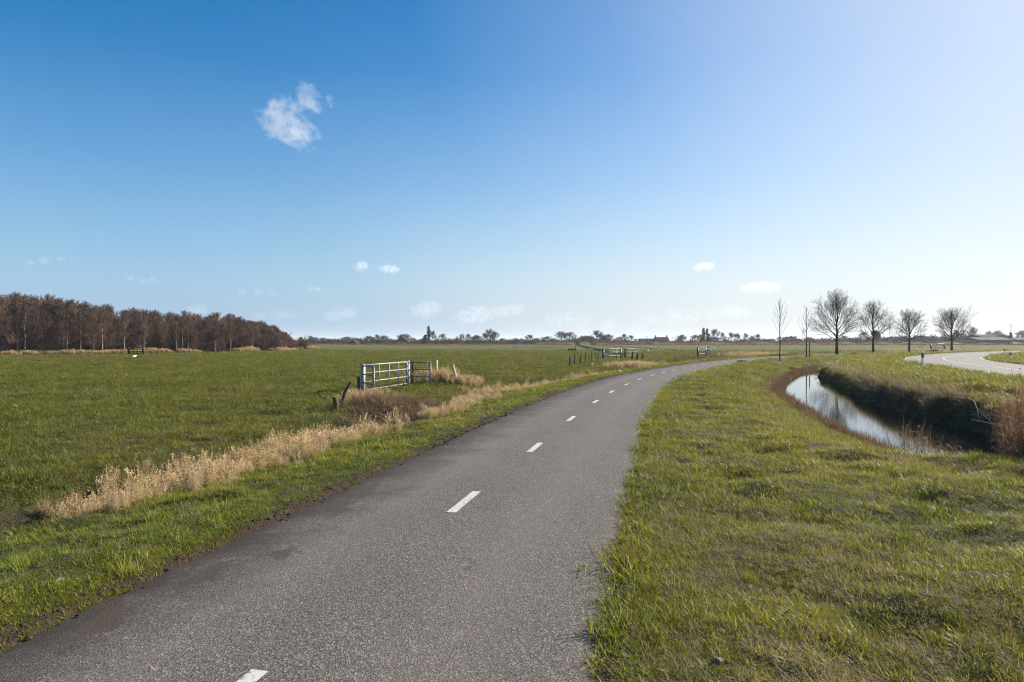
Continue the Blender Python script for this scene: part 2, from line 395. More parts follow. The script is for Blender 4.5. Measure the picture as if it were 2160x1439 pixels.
M = dict(
    ground=m_ground(),
    asphalt=m_asphalt("cycle_path_asphalt", (.043, .037, .033), (.114, .099, .090), (.190, .170, .154)),
    roadtop=m_asphalt("road_concrete", (.165, .152, .139), (.215, .20, .185), (.265, .247, .231), edge=False, scale=60),
    paint=m_paint(), water=m_water(),
    grass=m_blade("grass_blade", [(.15, (.024, .052, .005)), (.5, (.116, .172, .011)), (.85, (.33, .335, .036))], .43, .45, .22, (.285, .265, .036), True),
    field=m_blade("field_grass_blade", [(.15, (.026, .052, .006)), (.5, (.098, .130, .015)), (.85, (.22, .212, .034))], .38, .5, .18, (.185, .168, .040), True),
    lush=m_blade("bank_grass_blade", [(.2, (.055, .088, .008)), (.5, (.125, .160, .014)), (.8, (.20, .205, .028))], .42, .45, .35, (.23, .205, .035), True),
    dry=m_blade("dry_grass_blade", [(.2, (.13, .095, .045)), (.5, (.28, .22, .112)), (.8, (.44, .36, .21))], .40, .55, .2, (.33, .26, .145)),
    reed=m_blade("reed_straw", [(.2, (.30, .205, .11)), (.5, (.46, .345, .19)), (.8, (.63, .50, .31))], .35, .5, .3, (.50, .375, .21)),
    sedge=m_blade("brown_sedge", [(.2, (.08, .048, .028)), (.5, (.155, .092, .052)), (.8, (.24, .155, .09))], .3, .6, .3, (.20, .125, .075)),
    litter=m_blade("dead_stalk_litter", [(.2, (.055, .038, .026)), (.5, (.165, .120, .082)), (.8, (.44, .37, .28))], .25, .6, .2, (.17, .125, .085)),
    soil=m_simple("soil_clod", (.075, .053, .036), (.018, .013, .010), 14, .95, 0, .6, .1),
    galv=m_simple("galvanised_steel", (.32, .33, .335), (.17, .18, .19), 9, .55, .15, .05),
    gatedark=m_simple("dark_and_shade_steel", (.16, .18, .19), (.08, .09, .095), 8, .5, .3, .05),  # also gives the gate side panels their shade by colour
    blue=m_simple("blue_painted_steel", (.035, .05, .13), (.022, .03, .08), 6, .45, 0, .05),
    oldwood=m_simple("weathered_post_wood", (.115, .095, .075), (.035, .028, .022), 22, .9, 0, .7, .2),
    palewood=m_simple("pale_post_wood", (.56, .52, .46), (.34, .30, .26), 16, .85, 0, .5, .2),
    bark=m_bark("dark_bark", (.060, .050, .042), (.026, .021, .018)),
    twig=m_bark("dark_twig", (.075, .062, .052), (.040, .033, .028)),
    woodtwig=m_bark("wood_twig", (.140, .086, .062), (.066, .043, .036), 1.2),
    woodbark=m_bark("wood_bark", (.12, .085, .065), (.05, .037, .03), 5),
    fartwig=m_bark("far_twig", (.095, .080, .074), (.050, .043, .043), 1.2),  # lighter, greyer twigs: some distance haze put into the colour
    rust=m_bark("rust_bush_twig", (.17, .095, .05), (.09, .05, .03), 1.5),
    evergreen=m_bark("evergreen_needles", (.040, .050, .030), (.016, .022, .014), 1.5),
    willow=m_bark("willow_twig", (.22, .17, .07), (.12, .09, .04), 1.5),
    birch=m_birch(), aldershade=m_bark("shaded_alder_twig", (.100, .060, .050), (.050, .033, .030), 1.2), tansunlit=m_bark("sunlit_tan_twig", (.165, .112, .078), (.09, .062, .046), 1.2),  # front rows darker, back tops lighter: shade and sun put into twig colour
    bollard=m_simple("white_plastic", (.88, .86, .85), (.76, .73, .72), 6, .5),
    bollardband=m_simple("brown_reflector_band", (.11, .055, .055), (.07, .035, .035), 10, .35),
    rooftile=m_simple("dark_roof_tile", (.030, .028, .031), (.016, .015, .018), 1.5, .8, 0, 0, .15),
    redtile=m_simple("red_roof_tile", (.19, .085, .055), (.12, .055, .04), 1.5, .75),
    thatch=m_simple("thatch", (.050, .041, .036), (.03, .025, .022), 1.2, .95, 0, 0, .1),
    brick=m_simple("brown_brick", (.12, .065, .05), (.08, .045, .036), 2.0, .85),
    white=m_simple("white_render", (.66, .68, .70), (.55, .57, .6), 1.0, .7),
    bluewall=m_simple("blue_cladding", (.22, .34, .46), (.17, .27, .38), 1.0, .6),
    bluedeep=m_simple("deep_blue_cladding", (.07, .13, .33), (.05, .09, .24), 1.0, .6),
    greywall=m_simple("grey_cladding", (.24, .235, .23), (.16, .16, .16), .8, .75),
    greyroof=m_simple("grey_sheet_roof", (.17, .17, .18), (.11, .11, .12), .6, .95, 0, 0, .1),
    glass=m_simple("window_glass", (.035, .045, .055), (.02, .025, .03), 1.0, .1),
    feather=m_simple("white_feathers", (.80, .79, .76), (.66, .65, .62), 9, .8),
    darkfeather=m_simple("dark_feathers", (.06, .055, .05), (.03, .028, .025), 9, .8),
    orange=m_simple("orange_beak", (.55, .22, .04), (.45, .17, .03), 9, .5),
    twigpale=m_simple("bleached_branch", (.42, .38, .34), (.24, .20, .17), 14, .8, 0, .4),
    stone=m_simple("pale_stone", (.22, .175, .14), (.10, .08, .065), 30, .9, 0, .6),
)

# ------------------------------------------------------------------ ground sheet, path, road, water
def build_ground():
    a1 = np.linspace(R(-52), R(52), 1000)
    a0 = np.linspace(R(-180), R(-52), 70, endpoint=False); a2 = np.linspace(R(52), R(180), 71)[1:-1]
    ang = np.concatenate([a0, a1, a2])
    rad = np.concatenate([[0.25], np.geomspace(0.9, 130, 560), np.geomspace(130, 9000, 170)[1:]])
    A, Q = np.meshgrid(ang, rad)
    x = np.sin(A) * Q; y = np.cos(A) * Q
    z = ground(x.ravel(), y.ravel())
    x = x.ravel(); y = y.ravel()
    na, nr = len(ang), len(rad)
    i = np.arange(nr - 1)[:, None] * na; j = np.arange(na)[None, :]; j2 = (j + 1) % na
    quads = np.stack([i + j, i + j2, i + na + j2, i + na + j], -1).reshape(-1, 4)[:, ::-1]
    v = np.c_[x, y, z]
    v = np.vstack([v, [0, 0, -.03]]); c = len(v) - 1
    tri = np.c_[np.arange(na), (np.arange(na) + 1) % na, np.full(na, c)]
    u = PATH.lat(x, y); wl = WL.lat(x, y); bt = BT.lat(x, y); on = ditch_on(y) * (y > -60)
    inside = (u > 0) & (y < 70)
    dirt = (1 - sm(PHW + .0, PHW + np.where(u < 0, .26, .10), np.abs(u) + np.where(u < 0, .2, .1) * (noise(x, y, .5, 60) - .5))) * 1.0
    dl = np.abs(LD.lat(x, y))
    dirt = np.maximum(dirt, .75 * (1 - sm(.3, 1.0, dl)) * (1 - dam(y)) * (u < 0) * (y < 150))
    dirt = np.maximum(dirt, inside * on * sm(-.5, .1, wl) * (1 - sm(-1.1, -.2, bt)) * .5)
    for fx, y0, y1 in ((17 + (y - 105) * 0.06, 96, 330), (38 - (y - 110) * 0.004, 108, 330)):
        dirt = np.maximum(dirt, (1 - sm(.9, 1.7, np.abs(x - fx))) * sm(y0, y0 + 4, y) * (y < y1) * .95)
    dike = (np.abs(y - 318 - 0.06 * x) < 8) * (x > 12); dirt = np.maximum(dirt, dike * .55 * sm(12, 18, x))
    dirt = np.maximum(dirt, .95 * (1 - sm(.7, 1.5, np.hypot((x + 3.3) * 1.0, (y - 17.4) * .7) + .7 * (noise(x, y, .6, 78) - .5))))  # hollows by the gate: dark soil with their shade put into the colour
    dirt = np.maximum(dirt, .8 * (1 - sm(.5, 1.1, np.hypot(x + 2.4, (y - 19.6) * .8) + .6 * (noise(x, y, .5, 79) - .5))))
    for (tx, ty) in TREE_SPOTS: dirt = np.maximum(dirt, 1 - sm(.35, 1.1, np.hypot(x - tx, (y - ty) * .8) + .5 * (noise(x, y, .4, 77) - .5)))
    dry = inside * (.30 + .75 * sm(.42, .72, fbm(x, y, 2.4, 70))) + (~inside) * .12
    dry = np.maximum(dry, inside * on * sm(-1.3, -.3, wl) * .6 * (bt < -.5))
    dry = np.where((bt > .2) & inside, .15, np.where((bt > -1.2) & (bt < -.8) & inside, .8, dry))
    dry = np.maximum(dry, (np.hypot(x + 3.7, (y - 19.5) * .7) < 2.4) * .8)
    dry = np.clip(dry + (y > 330) * .6 + ((np.abs(y - 232 - .02 * x) < 5) & (x > 60)) * .0, 0, 1)
    dirt = np.append(dirt, 0); dry = np.append(dry, 0)
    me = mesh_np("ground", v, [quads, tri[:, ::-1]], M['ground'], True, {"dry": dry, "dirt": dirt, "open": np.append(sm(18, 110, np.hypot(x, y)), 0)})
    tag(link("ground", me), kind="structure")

def strip(name, curve, hw, y0, y1, z, mat, ncol=26, jit=.05, seed=50):
    ys = np.concatenate([np.arange(y0, min(42, y1), .1), np.arange(42, y1, .5)]) if y1 > 42 else np.arange(y0, y1, .1)
    t = np.linspace(-1, 1, ncol)
    cx = curve(ys); sl = curve.slope(ys); nx = 1 / np.sqrt(1 + sl ** 2); ny = -sl * nx
    e0 = hw + jit * 2 * (fbm(ys * 0, ys, .7, seed) - .5) + jit * (noise(ys * 0, ys, .16, seed + 1) - .5)
    e1 = hw + jit * 2 * (fbm(ys * 0, ys, .7, seed + 2) - .5) + jit * (noise(ys * 0, ys, .16, seed + 3) - .5)
    w = np.where(t[None, :] < 0, e0[:, None], e1[:, None]) * t[None, :]
    x = cx[:, None] + nx[:, None] * w; y = ys[:, None] + ny[:, None] * w
    zz = np.full_like(x, z) + .012 * (1 - t[None, :] ** 2) - .02 * (np.abs(t)[None, :] > .999)
    n, c = x.shape
    i = np.arange(n - 1)[:, None] * c; j = np.arange(c - 1)[None, :]
    q = np.stack([i + j, i + j + 1, i + c + j + 1, i + c + j], -1).reshape(-1, 4)
    lat = np.broadcast_to(t[None, :], x.shape).ravel()
    me = mesh_np(name, np.c_[x.ravel(), y.ravel(), zz.ravel()], [q], mat, True, {"lat": lat})
    return tag(link(name, me), kind="structure")

def marks(name, quads_list):
    v = []; f = []
    for (curve, off0, off1, ya, yb, z) in quads_list:
        n = max(2, int((yb - ya) / .12) + 1)
        ys = np.linspace(ya, yb, n); cx = curve(ys); sl = curve.slope(ys); nx = 1 / np.sqrt(1 + sl ** 2); ny = -sl * nx
        b = len(v)
        for k in range(n):
            for o in (off0, off1): v.append((cx[k] + nx[k] * o, ys[k] + ny[k] * o, z))
        for k in range(n - 1): f.append((b + 2 * k, b + 2 * k + 1, b + 2 * k + 3, b + 2 * k + 2))
    return tag(link(name, mesh_np(name, np.array(v), [np.array(f)], M['paint'])), kind="structure")

SAPLING_PX = [(1645, 760), (1701, 754.8)]
ROADTREE_PX = [(1765, 749), (1842, 744.5), (1918, 742.6), (2007.6, 739.4)]
TREE_SPOTS = [px(*p) for p in SAPLING_PX + ROADTREE_PX]
build_ground()
strip("cycle_path", PATH, PHW, -25, 165, 0.004, M['asphalt'])
strip("road", ROAD, RHW, -30, 165, 0.004, M['roadtop'], 14, .03, 90)
# dashes: 1 m long every 3.7 m along the middle of the path
ys = np.arange(-25, 110, .02); arc = np.concatenate([[0], np.cumsum(np.hypot(np.diff(PATH(ys)), np.diff(ys)))])
q = []; mids = [-8.2, -4.5, -.75, 3.0, 7.12, 10.74, 14.69, 18.77, 22.36, 26.04, 29.64, 33.0, 35.9, 38.6, 41.3, 44.1, 47.1, 50.5, 53.5, 56.3, 59.2, 62.1]
mids += [62.1 + 2.9 * k for k in range(1, 16)]
for ym in mids:
    sc_ = np.interp(ym, ys, arc); ya, yb = np.interp([sc_ - .475, sc_ + .475], arc, ys); o_ = -.06 if ym < 9 else 0; q.append((PATH, o_ - .048, o_ + .048, ya, yb, .0195))
marks("path_markings", q)
q = [(ROAD, -3.05, -2.93, -25, 160, .0135), (ROAD, 2.93, 3.05, -25, 160, .0135), (ROAD, -.06, .06, 30, 160, .0195)]
for y_ in np.arange(-24, 30, 4): q.append((ROAD, -.06, .06, y_, y_ + 1.5, .0195))
marks("road_markings", q)
def water():
    ys = np.arange(-40, 70, .5); x0 = WL(ys) - .9; x1 = BT(ys) + .2
    v = np.empty((len(ys) * 2, 3)); v[0::2] = np.c_[x0, ys, ys * 0 + WATER_Z]; v[1::2] = np.c_[x1, ys, ys * 0 + WATER_Z]
    k = np.arange(len(ys) - 1) * 2
    tag(link("water", mesh_np("water", v, [np.c_[k, k + 1, k + 3, k + 2]], M['water'])), kind="structure")
    # flooded hollow far out in the field
    n = 40; a = np.linspace(0, 2 * np.pi, n, endpoint=False)
    r = 1 + .25 * np.sin(a * 3 + 1) + .15 * np.sin(a * 5)
    v = np.c_[6 + 11 * r * np.cos(a), 222 + 12 * r * np.sin(a), np.full(n, -.43)]
    tag(link("flood_water", mesh_np("flood_water", v, [np.arange(n)[None, :]], M['water'])), kind="structure")
water()
# ------------------------------------------------------------------ grass, reeds and litter (scattered tufts)
def tuft(name, mat, n, h, hv=.35, spread=.07, w=.004, lean=.5, curl=.6, segs=3, wind=None, seed=0):
    g = np.random.default_rng(seed)
    az = g.uniform(0, 2 * np.pi, n); rr = spread * np.sqrt(g.uniform(0, 1, n)); pa = g.uniform(0, 2 * np.pi, n)
    H = h * (1 - hv + 2 * hv * g.uniform(0, 1, n)); ln = lean * g.uniform(.2, 1.2, n); cu = curl * g.uniform(.2, 1.2, n)
    d = np.c_[np.cos(az), np.sin(az)]
    if wind is not None:
        d = d * (1 - wind[2]) + np.array(wind[:2])[None] * wind[2]; d /= np.linalg.norm(d, axis=1)[:, None]
    side = np.c_[-d[:, 1], d[:, 0], np.zeros(n)]
    tw = g.uniform(-.8, .8, n); side = side * np.cos(tw)[:, None] + np.c_[d, np.zeros(n)] * np.sin(tw)[:, None]
    p = np.c_[rr * np.cos(pa), rr * np.sin(pa), np.full(n, -.015)]
    rows = []; 
    for k in range(segs + 1):
        t = k / segs; wd = w * (1 - t) ** .6 * (.8 + .4 * g.uniform(0, 1, n))
        if k < segs: rows += [p - side * wd[:, None] / 2, p + side * wd[:, None] / 2]
        else: rows += [p]
        th = ln + cu * t
        step = H / segs
        p = p + np.c_[d * (np.sin(th) * step)[:, None], np.cos(th) * step]
    V = np.stack(rows, 1); m = V.shape[1]; base = np.arange(n)[:, None] * m
    quads = [base + np.array([[2 * k, 2 * k + 1, 2 * k + 3, 2 * k + 2]]) for k in range(segs - 1)]
    tri = base + np.array([[2 * segs - 2, 2 * segs - 1, 2 * segs]])
    me = mesh_np(name, V.reshape(-1, 3), [np.concatenate(quads), tri] if quads else [tri], mat, True, {'tint': np.repeat(g.uniform(0, 1, n), m)})
    return bpy.data.objects.new(name, me)

def reedtuft(name, mat, n, h, spread, w, lean, seed, head=True):
    g = np.random.default_rng(seed); v = []; f4 = []; f3 = []
    for i in range(n):
        az, pa = g.uniform(0, 6.28, 2); rr = spread * math.sqrt(g.uniform()); H = h * g.uniform(.6, 1.1); L = lean * g.uniform(0, 1.3)
        d = np.array([math.cos(az), math.sin(az)]); o = np.array([rr * math.cos(pa), rr * math.sin(pa)])
        pts = [np.append(o + d * (H * t * math.sin(L) * (.4 + .6 * t)), H * t * math.cos(L * t) - .03) for t in (0, .5, 1)]
        s3 = np.array([-d[1], d[0], 0]) if g.uniform() < .5 else np.array([d[0], d[1], 0])
        b = len(v)
        for k, p in enumerate(pts):
            ww = w * (1 - .45 * k / 2); v += [p - s3 * ww / 2, p + s3 * ww / 2]
        f4 += [(b, b + 1, b + 3, b + 2), (b + 2, b + 3, b + 5, b + 4)]
        top = pts[-1]
        if head and g.uniform() < .45:                      # drooping seed head
            for q in range(4):
                dd = np.append(d, .3) * g.uniform(.02, .05) + g.normal(0, .012, 3); b = len(v); st = top - np.array([0, 0, .03 * q])
                v += [st, st + dd * .5 + np.array([0, 0, .012]), st + dd, st + dd * .5 - np.array([0, 0, .012])]; f4.append((b, b + 1, b + 2, b + 3))
        for q in range(g.integers(1, 4)):                    # dry leaf blades off the stem
            t = g.uniform(.2, .85); st = pts[0] * (1 - t) + pts[2] * t; a2 = g.uniform(0, 6.28); Ln = g.uniform(.10, .24) * (h / .6) ** .5
            e = np.array([math.cos(a2), math.sin(a2), g.uniform(-.3, .9)]); e /= np.linalg.norm(e); sd2 = np.cross(e, [0, 0, 1]) * w * .9
            b = len(v); md = st + e * Ln * .55; v += [st - sd2 * .4, st + sd2 * .4, md + sd2, md - sd2, st + e * Ln - np.array([0, 0, Ln * .35])]
            f4.append((b, b + 1, b + 2, b + 3)); f3.append((b + 3, b + 2, b + 4))
    return bpy.data.objects.new(name, mesh_np(name, np.array(v), [np.array(f4), np.array(f3)], mat, True, {'tint': np.repeat(g.uniform(.2, 1, len(v) // 16 + 1), 16)[:len(v)]}))

def scatter(name, label, P, Rz, Sc, variants, tilt=None, idx=None):
    """one stuff object: an instance of one of the variants at every point"""
    c = bpy.data.collections.new(name + "_kinds")
    for i, o in enumerate(variants): o.name = f"{name}_kind_{i:02d}"; c.objects.link(o)
    n = len(P); me = bpy.data.meshes.new(name)
    me.vertices.add(n); me.vertices.foreach_set("co", np.asarray(P, np.float32).ravel())
    rot = np.zeros((n, 3), np.float32); rot[:, 2] = Rz
    if tilt is not None: rot[:, :2] = tilt
    a = me.attributes.new("rot", 'FLOAT_VECTOR', 'POINT'); a.data.foreach_set("vector", rot.ravel())
    a = me.attributes.new("scl", 'FLOAT_VECTOR', 'POINT'); Sc = np.asarray(Sc, np.float32)
    if Sc.ndim == 1: Sc = np.repeat(Sc[:, None], 3, 1)
    a.data.foreach_set("vector", Sc.ravel())
    a = me.attributes.new("idx", 'INT', 'POINT'); a.data.foreach_set("value", np.asarray(rng.integers(0, len(variants), n) if idx is None else idx, np.int32))
    o = link(name, me)
    ng = bpy.data.node_groups.new(name, 'GeometryNodeTree')
    ng.interface.new_socket("Geometry", in_out='INPUT', socket_type='NodeSocketGeometry'); ng.interface.new_socket("Geometry", in_out='OUTPUT', socket_type='NodeSocketGeometry')
    gi = ng.nodes.new("NodeGroupInput"); go = ng.nodes.new("NodeGroupOutput")
    ip = ng.nodes.new("GeometryNodeInstanceOnPoints"); ci = ng.nodes.new("GeometryNodeCollectionInfo")
    ci.inputs["Collection"].default_value = c; ci.inputs["Separate Children"].default_value = True; ci.inputs["Reset Children"].default_value = True
    ip.inputs["Pick Instance"].default_value = True
    def na(nm, t):
        q = ng.nodes.new("GeometryNodeInputNamedAttribute"); q.data_type = t; q.inputs["Name"].default_value = nm; return q.outputs["Attribute"]
    e2r = ng.nodes.new("FunctionNodeEulerToRotation")
    ng.links.new(gi.outputs[0], ip.inputs["Points"]); ng.links.new(ci.outputs[0], ip.inputs["Instance"])
    ng.links.new(na("idx", 'INT'), ip.inputs["Instance Index"])
    ng.links.new(na("rot", 'FLOAT_VECTOR'), e2r.inputs[0]); ng.links.new(e2r.outputs[0], ip.inputs["Rotation"])
    ng.links.new(na("scl", 'FLOAT_VECTOR'), ip.inputs["Scale"])
    ng.links.new(ip.outputs[0], go.inputs[0])
    md = o.modifiers.new("scatter", 'NODES'); md.node_group = ng
    tag(o, label, kind="stuff"); return o

def polar(r0, r1, dens, th0=-62, th1=62, p=1.15, rref=6.0):
    """random points whose number per square metre falls off with distance"""
    r = np.geomspace(r0, r1, 4000); d = dens * np.minimum(1, (rref / r)) ** p
    pdf = d * r; cdf = np.concatenate([[0], np.cumsum((pdf[1:] + pdf[:-1]) / 2 * np.diff(r))]); tot = cdf[-1] * R(th1 - th0)
    n = int(tot); rr = np.interp(rng.uniform(0, cdf[-1], n), cdf, r); th = R(1) * rng.uniform(th0, th1, n)
    return np.sin(th) * rr, np.cos(th) * rr, rr

def masks(x, y):
    u = PATH.lat(x, y); rd = np.abs(ROAD.lat(x, y)); wl = WL.lat(x, y); bt = BT.lat(x, y); on = ditch_on(y) > .3
    ln = .18 * (noise(x, y, .5, 60) - .5) + .10 * (noise(x, y, .17, 61) - .5)
    ok = (np.abs(u) > PHW + np.where(u < 0, .0, -.10) + ln) & ((rd > RHW + .05 + ln) | (y > 165))
    inside = (u > 0) & (y < 70)
    ok &= ~(inside & on & (wl > -.12) & (bt < -1.75))
    dl = np.abs(LD.lat(x, y)); inld = (dl < .75) & (u < 0) & (dam(y) < .4)
    return u, rd, wl, bt, on, inside, ok, dl, inld

def grass_layers():
    gk = [tuft("t", M['grass'], 62, h, .6, .085, .0046, .95, 1.0, 3, None, i) for i, h in enumerate((.034, .040, .047, .055, .043, .066))]
    fk = [tuft("t", M['field'], 46, h, .45, .12, .0055, .7, .8, 3, None, 20 + i) for i, h in enumerate((.042, .05, .06, .074))]
    lk = [tuft("t", M['lush'], 46, h, .4, .10, .005, .5, .7, 3, None, 30 + i) for i, h in enumerate((.07, .09, .11))]
    dk = [tuft("t", M['dry'], n, h, .5, .10, .0030, 1.15, .6, 4, (-.75, .5, .5), 40 + i) for i, (n, h) in enumerate(((16, .075), (20, .065), (14, .09), (9, .13)))]
    big = [tuft("t", M['grass'], 90, h, .35, .10, .005, .5, .8, 4, None, 60 + i) for i, h in enumerate((.14, .17))]
    # verges, field, right bank
    x, y, r = polar(1.9, 170, 430, p=1.28, rref=5.0)
    u, rd, wl, bt, on, inside, ok, dl, inld = masks(x, y)
    ok &= ~inld
    bank = inside & on & (wl > -.12) & (bt < np.where(y > 33, -1.5, -.95)); ok &= ~(bank & (rng.uniform(0, 1, len(x)) < .80))
    bare = np.zeros(len(x)); bare = np.maximum(bare, (np.hypot(x + 3.3, (y - 17.4) * .7) + .7 * (noise(x, y, .6, 78) - .5) < .95) | (np.hypot(x + 2.4, (y - 19.6) * .8) + .6 * (noise(x, y, .5, 79) - .5) < .7))
    for tx, ty in TREE_SPOTS: bare = np.maximum(bare, np.hypot(x - tx, y - ty) < .8)
    ok &= rng.uniform(0, 1, len(x)) < 1 - .9 * sm(45, 165, r)
    ok &= (bare < .5) & (rng.uniform(0, 1, len(x)) < np.clip(1.3 * fbm(x, y, .55, 88) + .22 + sm(25, 60, r), 0, 1))
    x, y, r, u, inside, bt, rd = (q[ok] for q in (x, y, r, u, inside, bt, rd))
    z = ground(x, y) - .005
    sc = np.clip((r / 7.0) ** .30, 1, 2.3) * rng.uniform(.65, 1.35, len(x)) * (.42 + 1.15 * fbm(x, y, .7, 91))
    edge = 1 - .45 * (1 - sm(.0, .35, np.abs(u) - PHW)); sc = sc * np.where(u > 0, 1.0 + .35 * (1 - sm(.0, .3, np.abs(u) - PHW)), edge)
    S3 = np.c_[sc * np.clip((r / 10) ** .25, 1, 2), sc * np.clip((r / 10) ** .25, 1, 2), sc * np.where(u < 0, .9, 1.0)]
    field = (u < -4.6); bankr = (inside & (bt > -1.0)) | ((rd < 14) & (u > 8) & (y > 45))
    kind = np.where(field, 1, np.where(bankr, 2, 0))
    P = np.c_[x, y, z]; az = rng.uniform(0, 6.28, len(x)); tl = rng.normal(0, .16, (len(x), 2))
    for k, nm, var, lab in ((0, "verge_grass", gk, "short green grass covering both verges of the cycle path"), (1, "field_grass", fk, "cropped green grass of the open pasture"), (2, "bank_grass", lk, "bright yellow green grass between the ditch and the road")):
        s_ = kind == k; scatter(nm, lab, P[s_], az[s_], S3[s_], var, tl[s_])
    # bleached blades lying over the green
    x, y, r = polar(1.9, 70, 170, p=1.1)
    u, rd, wl, bt, on, inside, ok, dl, inld = masks(x, y)
    pr = np.where(inside & (bt < 0), .26 + .62 * sm(.40, .68, fbm(x, y, 2.2, 70)), np.where(u < 0, .05 + .30 * sm(.5, .72, fbm(x, y, 1.5, 72)) * (u > -4.6) + .03, .05))
    pr = np.where(inside & on & (wl > -2.0) & (bt < -1.0), .8, pr)
    ok &= rng.uniform(0, 1, len(x)) < pr
    ok &= np.abs(u) > PHW + .12
    x, y, r, u = x[ok], y[ok], r[ok], u[ok]
    sc = np.clip((r / 8) ** .3, 1, 2) * rng.uniform(.55, 1.2, len(x))
    scatter("dry_grass", "bleached straw coloured grass blades lying in the verges", np.c_[x, y, ground(x, y)], rng.normal(0, 1.4, len(x)), sc, dk, rng.normal(0, .15, (len(x), 2)))
    # darker coarse tussocks
    x, y, r = polar(2.4, 60, 2.4, p=.9)
    u, rd, wl, bt, on, inside, ok, dl, inld = masks(x, y); ok &= (np.abs(u) > PHW + .1) & ~inld & ~(inside & on & (wl > -.4) & (bt < .3)); ok &= rng.uniform(0, 1, len(x)) < np.where(u < -4.6, .55, 1)
    x, y = x[ok], y[ok]
    scatter("grass_tussocks", "darker coarse grass tussocks standing out of the turf", np.c_[x, y, ground(x, y) - .02], rng.uniform(0, 6.28, len(x)), rng.uniform(.4, .95, len(x)), big, rng.normal(0, .15, (len(x), 2)))
grass_layers()

def along(curve, y0, y1, n, off, spread):
    y = rng.uniform(y0, y1, n); o = off + rng.normal(0, 1, n) * spread
    sl = curve.slope(y); k = 1 / np.sqrt(1 + sl ** 2)
    return curve(y) + o * k, y - o * sl * k
def reeds():
    rk = [reedtuft("t", M['reed'], 34, .52, .11, .0050, .26, 100 + i) for i in range(5)]
    sk = [tuft("t", M['sedge'], 26, .16, .4, .10, .006, .45, .5, 3, None, 120 + i) for i in range(4)]
    tk = [reedtuft("t", M['sedge'], 16, 1.35, .16, .009, .12, 130 + i) for i in range(4)]
    # strip in the left ditch, near
    x1, y1 = along(LD, 8.9, 15.4, 1150, .14, .30); s1 = np.interp(y1, [7.8, 9.2, 10.6, 13, 15.2], [.44, .56, .82, .94, .88])
    keep = rng.uniform(0, 1, len(x1)) < np.interp(y1, [8, 9.5, 11], [.5, .75, 1]) * (.35 + 1.2 * noise(x1, y1, .6, 140)); x1, y1, s1 = x1[keep], y1[keep], s1[keep]
    x2, y2 = along(LD, 27.5, 44, 1500, -.1, .32); s2 = rng.uniform(.50, .88, 1500)
    x3, y3 = along(LD, 48, 54, 260, -.6, .8); s3 = np.full(260, .75)
    x4, y4 = along(LD, 86, 128, 1500, 0, 1.1); s4 = np.full(1500, 1.1)
    k4 = noise(x4, y4, 7, 150) > .42; x4, y4, s4 = x4[k4], y4[k4], s4[k4]
    # clump round the wing of the gate, straw on the heap, and the sparse fringe on the verge
    x5 = np.concatenate([rng.normal(-3.35, .42, 55), rng.normal(-2.4, .5, 70)]); y5 = rng.normal(31.2, .35, 125); s5 = np.concatenate([rng.uniform(.8, 1.6, 55), rng.uniform(.5, 1.0, 70)])
    x6 = rng.normal(-4.9, .35, 60); y6 = rng.normal(22.5, 1.2, 60); s6 = rng.uniform(.4, .8, 60)
    x7, y7 = along(LD, 17.0, 24.5, 330, 1.35, .28); s7 = rng.uniform(.3, .55, 330)
    x8, y8 = along(LD, 8.5, 14, 120, 1.15, .3); s8 = rng.uniform(.3, .6, 120)
    x9, y9 = along(LD, 6.4, 8.4, 14, .5, .6); s9 = rng.uniform(.25, .4, 14)
    x = np.concatenate([x1, x2, x3, x4, x5, x6, x7, x8, x9]); y = np.concatenate([y1, y2, y3, y4, y5, y6, y7, y8, y9]); s = np.concatenate([s1, s2, s3, s4, s5, s6, s7, s8, s9])
    n = len(x); s = s * rng.uniform(.8, 1.15, n)
    tl = rng.normal(0, .16, (n, 2))
    scatter("reeds", "straw coloured dry reeds standing in the ditch left of the path", np.c_[x, y, ground(x, y)], rng.uniform(0, 6.28, n), s, rk, tl)
    # belt of reeds in front of the wood and at the far end of the pasture
    xx = []; yy = []
    for i in range(2600):
        t = rng.uniform(-.15, 1.12); X, Y = wood_line(t); k = rng.normal(-1.2, .8); xx.append(X + k * .55); yy.append(Y + k)
    xx = np.array(xx); yy = np.array(yy); keep = noise(xx, yy, 5, 160) > .36; xx, yy = xx[keep], yy[keep]
    scatter("reed_belt", "pale reed belt along the foot of the bare wood", np.c_[xx, yy, ground(xx, yy)], rng.uniform(0, 6.28, len(xx)), np.c_[rng.uniform(1.6, 3, len(xx)), rng.uniform(1.6, 3, len(xx)), rng.uniform(.5, 1.35, len(xx)) * (.5 + noise(xx, yy, 4, 161))], [reedtuft("t", M['reed'], 14, .6, .25, .02, .3, 170 + i) for i in range(3)])
    # brown sedge fringe on the near bank of the right ditch and on the far field ditch
    x1, y1 = along(WL, 14.2, 60, 1600, -.08, .11); s1 = np.interp(y1, [12, 16, 30, 60], [1.0, 1.1, 1.3, 1.4])
    x2, y2 = along(WL, 24, 64, 300, -.6, .4); s2 = np.interp(y2, [24, 40, 60], [.7, .9, 1.0])
    x3, y3 = along(LD, 61, 90, 1300, -.3, .7); s3 = np.full(1300, 1.8)
    x = np.concatenate([x1, x2, x3]); y = np.concatenate([y1, y2, y3]); s = np.concatenate([s1, s2, s3]) * rng.uniform(.35, 1.7, len(x))
    scatter("sedge", "reddish brown sedge fringing the water", np.c_[x, y, ground(x, y)], rng.uniform(0, 6.28, len(x)), s, sk, rng.normal(0, .2, (len(x), 2)))
    # tall brown reeds at the right
    n = 260; x = rng.uniform(7.75, 9.9, n); y = rng.uniform(9.9, 13.2, n); k = (x / y > .70 + .05 * noise(x, y, .5, 180)); x, y = x[k], y[k]
